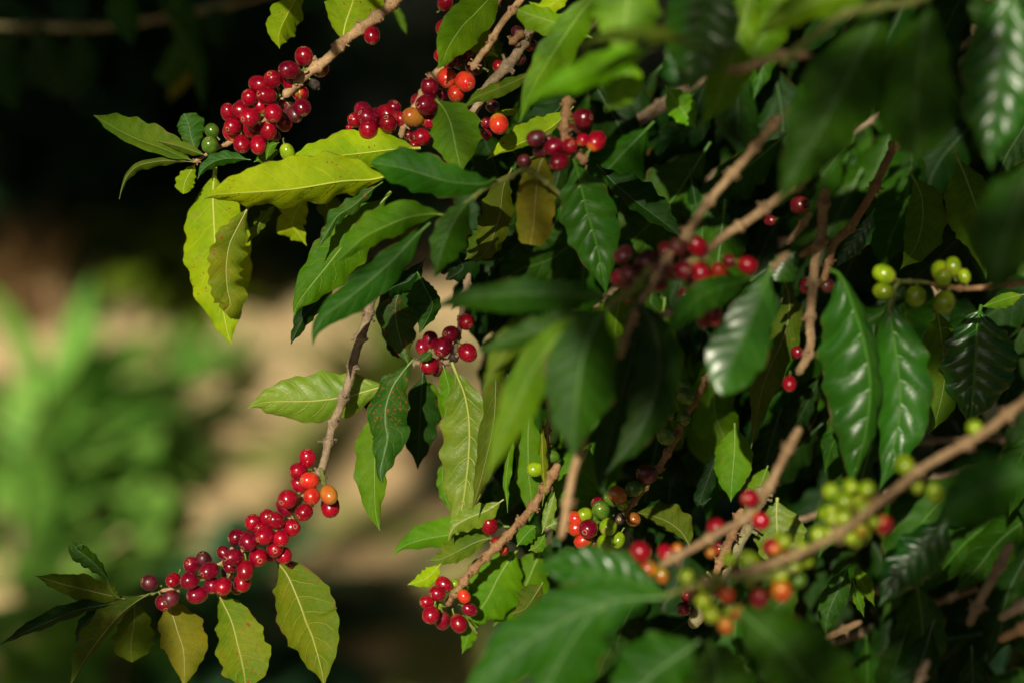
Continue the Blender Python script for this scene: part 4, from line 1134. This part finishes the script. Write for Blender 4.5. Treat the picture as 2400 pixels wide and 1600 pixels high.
# ---------- top centre bright leaves
b = branch('bright green blurred leaves fanning out at the top right of centre', 1500, -60, -0.25, 'leafy_coffee_shoot', 'leafy shoot')
twig(b, [(1560, -90), (1500, -50), (1440, -10), (1390, 60), (1330, 118)], 6, 'green', dd=-0.22, ddt=-0.1, node=70, stubs=False)
leaf(b, [(1430, -40), (1370, 20), (1320, 90), (1275, 160), (1240, 225), (1217, 290)], 38, 46, 'fresh', -0.14, -0.12, 5, 20, wave=.07, nw=4)
leaf(b, [(1480, -80), (1472, 0), (1462, 60), (1440, 130)], 84, 78, 'fresh', -0.26, tA=10, tB=5, wave=.04)
leaf(b, [(1668, -80), (1655, -20), (1640, 60), (1628, 130), (1615, 225)], 84, 96, 'glos', -0.3, -0.27, 20, -8, wave=.05, nw=4, bul=.12, label='leaf with white glossy ribs near the top edge')
leaf(b, [(1650, 110), (1560, 82), (1480, 78), (1400, 90), (1350, 118)], 18, 22, 'olive', -0.36, tA=40, tB=50)
leaf(b, [(1540, 110), (1480, 130), (1420, 150), (1360, 175), (1290, 205), (1230, 240)], 34, 40, 'fresh', -0.32, -0.28, 20, 25, wave=.05)
leaf(b, [(1560, 120), (1590, 150), (1600, 210)], 50, 40, 'glos', -0.25, bul=.12)
leaf(b, [(1480, 130), (1460, 200), (1420, 260)], 50, 44, 'fresh', -0.25)
leaf(b, [(1760, -60), (1750, 20), (1720, 120), (1690, 220), (1640, 300)], 60, 56, 'fresh', -0.2, tA=20, tB=15, bul=.08)
leaf(b, [(1850, -60), (1820, 20), (1790, 90), (1750, 160)], 50, 50, 'fresh', -0.2, tA=20, tB=15)
leaf(b, [(1560, 200), (1600, 260), (1630, 300)], 30, 36, 'fresh', -0.1)
twig(b, [(1700, 165), (1745, 160), (1800, 140), (1830, 128), (1905, 130)], 9, 'brn', dd=-0.28, node=60)

# ---------- lower right blurred branches  with green and red cherries
b = branch('blurred tan branch across the lower right with many green cherries and some red', 2460, 905, -0.3)
_, s1 = twig(b, [(2470, 890), (2380, 955), (2300, 1017), (2223, 1060), (2159, 1098), (2100, 1145), (2057, 1178), (1984, 1236), (1910, 1279), (1830, 1312), (1740, 1340), (1640, 1365)], 11.5, 'brn', dd=-0.26, ddt=-0.3, node=110, r2=7)
od = (1400, 1200)
cherries(b, od, [(820, 590, 76, 'g', 0), (1045, 660, 66, 'g', 0), (1405, 620, 66, 'g', 0), (1540, 520, 62, 'g', 0), (1390, 440, 90, 'g', 0), (1710, 260, 76, 'g', 0), (1815, 500, 62, 'g', 0), (1850, 620, 72, 'e', -1),
                 (1880, 330, 62, 'g', 0), (2030, 200, 80, 'g', 0), (2330, 230, 62, 'g', 0), (975, 812, 76, 'g', 0), (1050, 940, 80, 'g', 0), (1305, 920, 76, 'r', 0), (1180, 1040, 72, 'y', 1), (1185, 750, 80, 'o', 0),
                 (1490, 785, 90, 'd', 0), (1690, 720, 96, 'o', 1), (1615, 315, 76, 'r', 0)], [s1], dd=-0.27, major='g')
cherries(b, (1700, 800), [(1640, 1130, 90, 'g', 0), (1150, 1330, 72, 'g', 0), (1300, 1350, 76, 'g', 0), (1085, 1460, 82, 'g', 1), (1265, 1520, 72, 'g', 1), (970, 1550, 62, 'g', 0), (1770, 1340, 62, 'g', 0), (1920, 1390, 76, 'g', 0),
                          (2290, 790, 76, 'g', 0)], [s1], dd=-0.26, major='g')
cherries(b, (1800, 1200), [(590, 50, 80, 'g', 0), (690, 42, 80, 'g', 0), (870, 20, 72, 'g', 0), (850, 150, 62, 'y', 1), (790, 240, 80, 'g', 0), (975, 90, 56, 'g', 1), (1060, 110, 90, 'r', 0), (640, 120, 60, 'g', -1)], [s1], dd=-0.26, major='g')
pack(b, (1985, 1195), (60, 75), 12, 'gggy', [s1], -0.25, 20, 'g', 5)
pack(b, (1800, 1310), (110, 55), 10, 'gggr', [s1], -0.26, 20, 'g', 6)
pack(b, (1670, 1400), (70, 60), 9, 'gggod', [s1], -0.26, 20, 'g', 7)
twig(b, [(1870, 1330), (1780, 1350), (1700, 1355), (1600, 1380), (1560, 1395)], 6, 'green', dd=-0.3, node=60, stubs=False)
leaf(b, [(1570, 1395), (1500, 1372), (1430, 1350), (1350, 1335), (1290, 1328), (1255, 1335)], 66, 60, 'glos', -0.26, -0.28, 14, 2, wave=.05, nw=4, bul=.12, label='big glossy leaf pointing left in front of the mixed cherries')
leaf(b, [(1560, 1400), (1450, 1405), (1350, 1440), (1232, 1510), (1142, 1585), (1060, 1660)], 74, 80, 'top', -0.3, -0.3, 18, 14, wave=.04, nw=4, bul=.08)
leaf(b, [(1420, 1420), (1372, 1455), (1308, 1557), (1250, 1680)], 60, 90, 'top', -0.3, tA=20, tB=20, wave=.04)
leaf(b, [(1640, 1500), (1600, 1530), (1520, 1590), (1430, 1700)], 90, 70, 'top', -0.3, tA=20, tB=20)
leaf(b, [(1720, 1420), (1757, 1450), (1834, 1520), (1910, 1620), (1960, 1720)], 90, 110, 'top', -0.32, tA=15, tB=20, tip=1)
leaf(b, [(1660, 1500), (1680, 1560), (1690, 1700)], 80, 90, 'top', -0.3, tA=15, tB=20, tip=1)

b = branch('blurred slanting twig above it with four red cherries along its left end', 1875, 1000, -0.2)
_, s1 = twig(b, [(1875, 1000), (1853, 1040), (1830, 1085), (1807, 1132), (1784, 1165), (1745, 1215), (1693, 1243), (1617, 1287), (1543, 1327)], 10.5, 'brn', dd=-0.2, node=90, r2=10)
cherries(b, od, [(595, 580, 66, 'y', 0), (630, 375, 78, 'r', -1), (460, 512, 78, 'o', 0), (395, 360, 96, 'r', 1), (1090, 135, 86, 'r', -1), (1505, 75, 82, 'r', 0), (735, 330, 50, 'y', -1), (1045, 368, 52, 'y', -1)], [s1], dd=-0.2)
cherries(b, (1700, 800), [(225, 1440, 84, 'r', 1)], [s1], dd=-0.2)

b = branch('thick lichened stem with flaking bark in focus behind the blurred red cherries', 1770, 1180, 0.0, 'coffee_branch', 'coffee branch')
_, s1 = twig(b, [(1790, 1140), (1757, 1215), (1724, 1284), (1700, 1325), (1665, 1390), (1620, 1470)], 17, 'lich', dd=0.02, node=60, knob=.3)
_, s2 = twig(b, [(1740, 1190), (1725, 1230), (1708, 1270), (1690, 1310), (1675, 1350)], 10, 'red', dd=0.0, node=40)
cherries(b, od, [(1110, 330, 60, 'r', 0), (830, 762, 66, 'r', 0), (795, 885, 66, 'd', 0), (1275, 530, 36, 'd', 0)], [s1, s2], dd=0.01)
leaf(b, [(1822, 1165), (1820, 1200), (1822, 1260), (1823, 1310), (1825, 1350)], 54, 66, 'pale', 0.04, tA=15, tB=10, wave=.06)
leaf(b, [(1722, 990), (1722, 1050), (1716, 1120), (1713, 1175)], 46, 44, 'mid', 0.03, tA=15, tB=10, wave=.04)
leaf(b, [(1690, 1040), (1660, 1120), (1640, 1180), (1668, 1165)], 20, 20, 'dark', 0.05)
leaf(b, [(1800, 1090), (1780, 1140), (1745, 1210)], 30, 30, 'mid', 0.05)

b = branch('dark blurred leaves and bare brown twigs in the lower right corner', 2420, 1150, -0.3, 'coffee_twig', 'coffee twig')
twig(b, [(2370, 1270), (2340, 1330), (2300, 1400), (2270, 1465)], 12, 'grey', dd=-0.15, node=90)
twig(b, [(2440, 1380), (2390, 1420), (2340, 1450)], 12, 'grey', dd=-0.15, node=90)
twig(b, [(2430, 1460), (2380, 1480), (2340, 1500)], 12, 'red', dd=-0.15, node=90)
twig(b, [(1935, 1495), (1975, 1475), (2020, 1455)], 9, 'brn', dd=-0.1, node=90)
twig(b, [(2175, 1545), (2160, 1580), (2140, 1630)], 9, 'grey', dd=-0.2, node=90)
leaf(b, [(2440, 1100), (2350, 1130), (2270, 1170), (2180, 1230)], 80, 76, 'top', -0.45, tA=15, tB=20)
leaf(b, [(2230, 1200), (2180, 1270), (2110, 1340), (2060, 1420)], 56, 60, 'glos', -0.15, tA=15, tB=25, bul=.12)
leaf(b, [(2000, 1325), (2020, 1360), (2050, 1420)], 14, 20, 'mid', 0.0)
leaf(b, [(2000, 1360), (2010, 1400), (2025, 1445)], 12, 14, 'mid', 0.0)
leaf(b, [(1990, 1320), (1965, 1380), (1940, 1440), (1935, 1490)], 30, 30, 'top', -0.05)

# ---------- dim out-of-focus boughs behind, upper left
b = branch('very dark blurred bough with drooping leaves in the upper left shade', 620, -10, 0.8, 'coffee_bough', 'coffee bough', None)
twig(b, [(700, -40), (560, 5), (420, 35), (250, 62), (100, 65), (-60, 58)], 7.5, 'lich', dd=0.75, node=120, stubs=False)
leaf(b, [(260, -40), (290, 30), (310, 110)], 40, 34, 'top', 0.5, res=31, tA=10, tB=10)
leaf(b, [(370, 0), (420, 60), (460, 150), (478, 260)], 24, 28, 'top', 0.45, res=31, tA=30, tB=30)
leaf(b, [(440, 40), (425, 120), (400, 170), (360, 180)], 34, 30, 'top', 0.5, res=31, tip=1)
leaf(b, [(415, 85), (440, 120), (420, 190), (395, 240)], 30, 26, 'yel', 0.6, res=31, label='yellowed leaf in the dark')
leaf(b, [(400, -30), (420, 20), (470, 90)], 30, 30, 'top', 0.5, res=31)
leaf(b, [(90, 40), (120, 160), (200, 240)], 50, 50, 'dark', 0.7, res=31)
leaf(b, [(520, 10), (500, 60), (520, 120)], 30, 30, 'dark', 0.6, res=31)
leaf(b, [(180, 60), (190, 150), (170, 250)], 40, 40, 'dark', 0.7, res=31)
leaf(b, [(30, 60), (10, 150), (40, 270)], 40, 40, 'dark', 0.7, res=31)

# ---------- the shaded inside of the bush: leafy boughs behind everything on the right
frs = random.Random(99)


def bough(label, poly, n, dd0, dd1, mats, px0, py0, seed):
    r_ = random.Random(seed)
    b = branch(label, px0, py0, (dd0 + dd1) / 2, 'coffee_bough', 'coffee bough', 'shaded leafy boughs inside the coffee bush')
    xs = [p[0] for p in poly]
    ys = [p[1] for p in poly]

    def inside(x, y):
        c = False
        for (x1, y1), (x2, y2) in zip(poly, poly[1:] + poly[:1]):
            if (y1 > y) != (y2 > y) and x < (x2 - x1) * (y - y1) / (y2 - y1) + x1:
                c = not c
        return c
    cx, cy = sum(xs) / len(xs), sum(ys) / len(ys)
    for (tx, ty) in ((cx - 150, cy + 120), (cx + 60, cy - 60)):
        twig(b, [(px0, py0), ((px0 + tx) / 2 + 20, (py0 + ty) / 2 - 20), (tx, ty)], 9, 'grey', dd=(dd0 + dd1) / 2, node=70, stubs=False)
    k = 0
    while k < n:
        x, y = r_.uniform(min(xs), max(xs)), r_.uniform(min(ys), max(ys))
        if not inside(x, y):
            continue
        k += 1
        an = r_.gauss(1.9, 0.38)
        L = r_.uniform(210, 360)
        ux, uy = math.cos(an), math.sin(an)
        bend = r_.uniform(-0.25, 0.25)
        pts = [(x - ux * L / 2, y - uy * L / 2), (x + uy * bend * L * .4, y - ux * bend * L * .4), (x + ux * L * .3, y + uy * L * .3), (x + ux * L / 2, y + uy * L / 2 + 10)]
        W = L * r_.uniform(.19, .26)
        dd = r_.uniform(dd0, dd1)
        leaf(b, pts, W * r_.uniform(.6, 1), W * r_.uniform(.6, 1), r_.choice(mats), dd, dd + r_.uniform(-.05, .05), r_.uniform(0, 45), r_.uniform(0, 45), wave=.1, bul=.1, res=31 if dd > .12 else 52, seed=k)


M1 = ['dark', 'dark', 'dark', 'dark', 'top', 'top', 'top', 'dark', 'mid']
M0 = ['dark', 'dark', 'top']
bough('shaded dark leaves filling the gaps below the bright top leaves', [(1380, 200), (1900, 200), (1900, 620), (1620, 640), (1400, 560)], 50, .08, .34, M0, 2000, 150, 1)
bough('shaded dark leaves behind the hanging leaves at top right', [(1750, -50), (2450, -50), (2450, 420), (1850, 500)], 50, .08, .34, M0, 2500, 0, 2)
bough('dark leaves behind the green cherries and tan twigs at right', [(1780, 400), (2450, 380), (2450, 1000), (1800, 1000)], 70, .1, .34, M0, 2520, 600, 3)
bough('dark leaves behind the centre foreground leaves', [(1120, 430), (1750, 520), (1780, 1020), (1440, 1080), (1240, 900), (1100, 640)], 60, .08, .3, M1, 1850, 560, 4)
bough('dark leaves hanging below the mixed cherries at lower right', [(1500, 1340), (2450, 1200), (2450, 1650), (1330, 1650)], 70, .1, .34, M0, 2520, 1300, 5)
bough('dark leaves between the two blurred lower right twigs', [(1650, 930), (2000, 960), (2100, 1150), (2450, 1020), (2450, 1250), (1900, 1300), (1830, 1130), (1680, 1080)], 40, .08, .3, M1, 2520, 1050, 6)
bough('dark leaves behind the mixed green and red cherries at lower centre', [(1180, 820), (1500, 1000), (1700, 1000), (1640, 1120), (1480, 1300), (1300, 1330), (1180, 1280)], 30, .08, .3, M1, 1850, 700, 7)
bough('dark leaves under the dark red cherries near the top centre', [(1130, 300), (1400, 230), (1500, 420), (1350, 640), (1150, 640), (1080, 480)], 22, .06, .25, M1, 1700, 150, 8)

# ================================================================ unseen shade trees added outside the frame to make the dappled light
def BGP(px, py, d, back, sh=0.0):
    return P(px, py, d) + TOSUN * back


sp = []
for (y, d, bk, rad, n, L, xs) in ((60, 6.9, 3.0, .32, 60, .28, range(-250, 2700, 300)), (330, 6.2, 3.0, .26, 60, .24, range(-200, 2700, 250)), (500, 5.85, 3.2, .18, 46, .2, range(-150, 2700, 220)),
                              (600, 5.6, 3.3, .10, 26, .14, (-150, -20, 110, 240, 620, 760, 900)), (850, 5.15, 3.6, .25, 50, .2, range(1500, 2700, 260)), (1020, 4.95, 3.6, .14, 40, .14, range(1350, 2700, 180))):
    for x in xs:
        sp.append((BGP(x, y, d, bk), rad, n, L))
added_crown_tree('tall unseen tree added at the left of the clearing to shade the slope', Vector((-4.2, 4.2, ground_z(-4.2, 4.2))), sp)
added_crown_tree('slender unseen tree added left of the bush to shade the lower slope', Vector((-2.6, 1.0, 0)), [(BGP(x, y, 4.35, 3.6), 0.07, 60, 0.11) for x, y in ((40, 1580), (160, 1540), (280, 1580), (400, 1520), (540, 1460), (600, 1560), (700, 1500), (800, 1450), (880, 1530), (960, 1450), (1060, 1520))])
# leaf clusters added towards the sun to shade chosen parts of the bush
S = [(SH(px, py, .65, 3.5), .08, 70, .09) for px, py in ((40, 60), (200, 60), (360, 40), (520, 10), (100, 210), (300, 170), (450, 160))]
for (px, py, dd, rad, n) in ((2000, 130, -.35, .04, 26), (2120, 200, -.35, .04, 26), (1930, 350, -.35, .03, 16), (2380, 520, -.5, .05, 34), (2270, 60, -.35, .03, 16),
                             (60, 1400, 0, .035, 30), (170, 1440, 0, .035, 30), (260, 1520, 0, .03, 20), (60, 1540, 0, .03, 16),
                             (1450, 780, -.2, .03, 20), (1300, 640, -.25, .025, 14), (1470, 590, -.2, .025, 14),
                             (2320, 1290, -.3, .05, 34), (2180, 1440, -.2, .06, 40), (2350, 1500, -.2, .06, 40), (1950, 1570, -.3, .05, 30), (1720, 1570, -.3, .04, 22),
                             (930, 600, -.1, .02, 9), (1620, 270, .1, .035, 24), (1770, 400, .05, .035, 24), (1600, 740, 0, .03, 18), (1220, 500, -.05, .025, 12), (1130, 640, -.1, .025, 10), (1830, 130, -.28, .03, 14), (1700, 1000, .1, .03, 16), (2230, 330, 0, .04, 22), (2240, 1400, 0, .05, 34), (2170, 650, -.12, .03, 12)):
    S.append((SH(px, py, dd, 2.75), rad, n, 0.06))
added_crown_tree('unseen leaf clusters added behind the photographer to shade parts of the bush', Vector((-2.2, -1.6, 0.0)), S, lr=0.004, hub=Vector((-0.9, -0.3, 0.9)))


# the grove that is unseen, put in to keep out most of the sky
def added_grove(label, name, foot, lo, hi, n, L, cat='tree'):
    t = thing(name, label, cat, foot, 'added shade trees around the clearing')
    V, F, U = [], [], []
    c = (lo + hi) / 2
    twig(t, None, 0.1, 'grey', raw3=[foot + Vector((0, 0, -0.1)), (foot + c) / 2 + Vector((0.1, 0.1, 0.2)), c], node=0.6, name='trunk', stubs=False, r2=0.03)
    for i in range(n):
        p = Vector([prs.uniform(lo[k], hi[k]) for k in range(3)])
        d = Vector([prs.gauss(0, 1), prs.gauss(0, 1), prs.gauss(0, 0.5)]).normalized()
        simple_leaf_verts(p - foot, d, Vector((0.1, 0.2, 1)), L * prs.uniform(0.7, 1.2), L * 0.24, 0.6, V, F, U, n=4)
    mkobj('crown', V, F, [FM['canopy']], t, (0, 0, 0), None, U)


VV = Vector
added_grove('wide unseen tree added over the left of the clearing to block the sky', 'added_shade_tree', VV((-4.5, 7, ground_z(-4.5, 7))), VV((-6, -1.5, 5.0)), VV((0, 10, 6.2)), 1300, .7)
added_grove('wide unseen tree added over the right of the clearing to block the sky', 'added_shade_tree', VV((5, 6, ground_z(5, 6))), VV((0, -1.5, 5.0)), VV((6, 10, 6.2)), 1300, .7)
added_grove('dense unseen tree added at the right side of the clearing to block the sky', 'added_shade_tree', VV((3.6, 0, 0)), VV((2.6, -5, 0.2)), VV((4.0, 7, 5.0)), 1300, .6)
added_grove('dense unseen tree added at the left side of the clearing to block the sky', 'added_shade_tree', VV((-5.2, 0, 0)), VV((-5.6, -3.0, 0.2)), VV((-4.4, 8, 5.0)), 1100, .6)
added_grove('dense unseen tree added far behind the photographer to block the sky', 'added_shade_tree', VV((2.5, -7, 0)), VV((1.0, -8, 0.2)), VV((5, -5, 6)), 800, .7)
added_grove('low unseen bushes added behind the photographer to block the sky', 'added_shade_bush', VV((-1.5, -5, 0)), VV((-5, -5.6, 0.0)), VV((1.2, -4.6, 2.6)), 700, .5, 'bush')
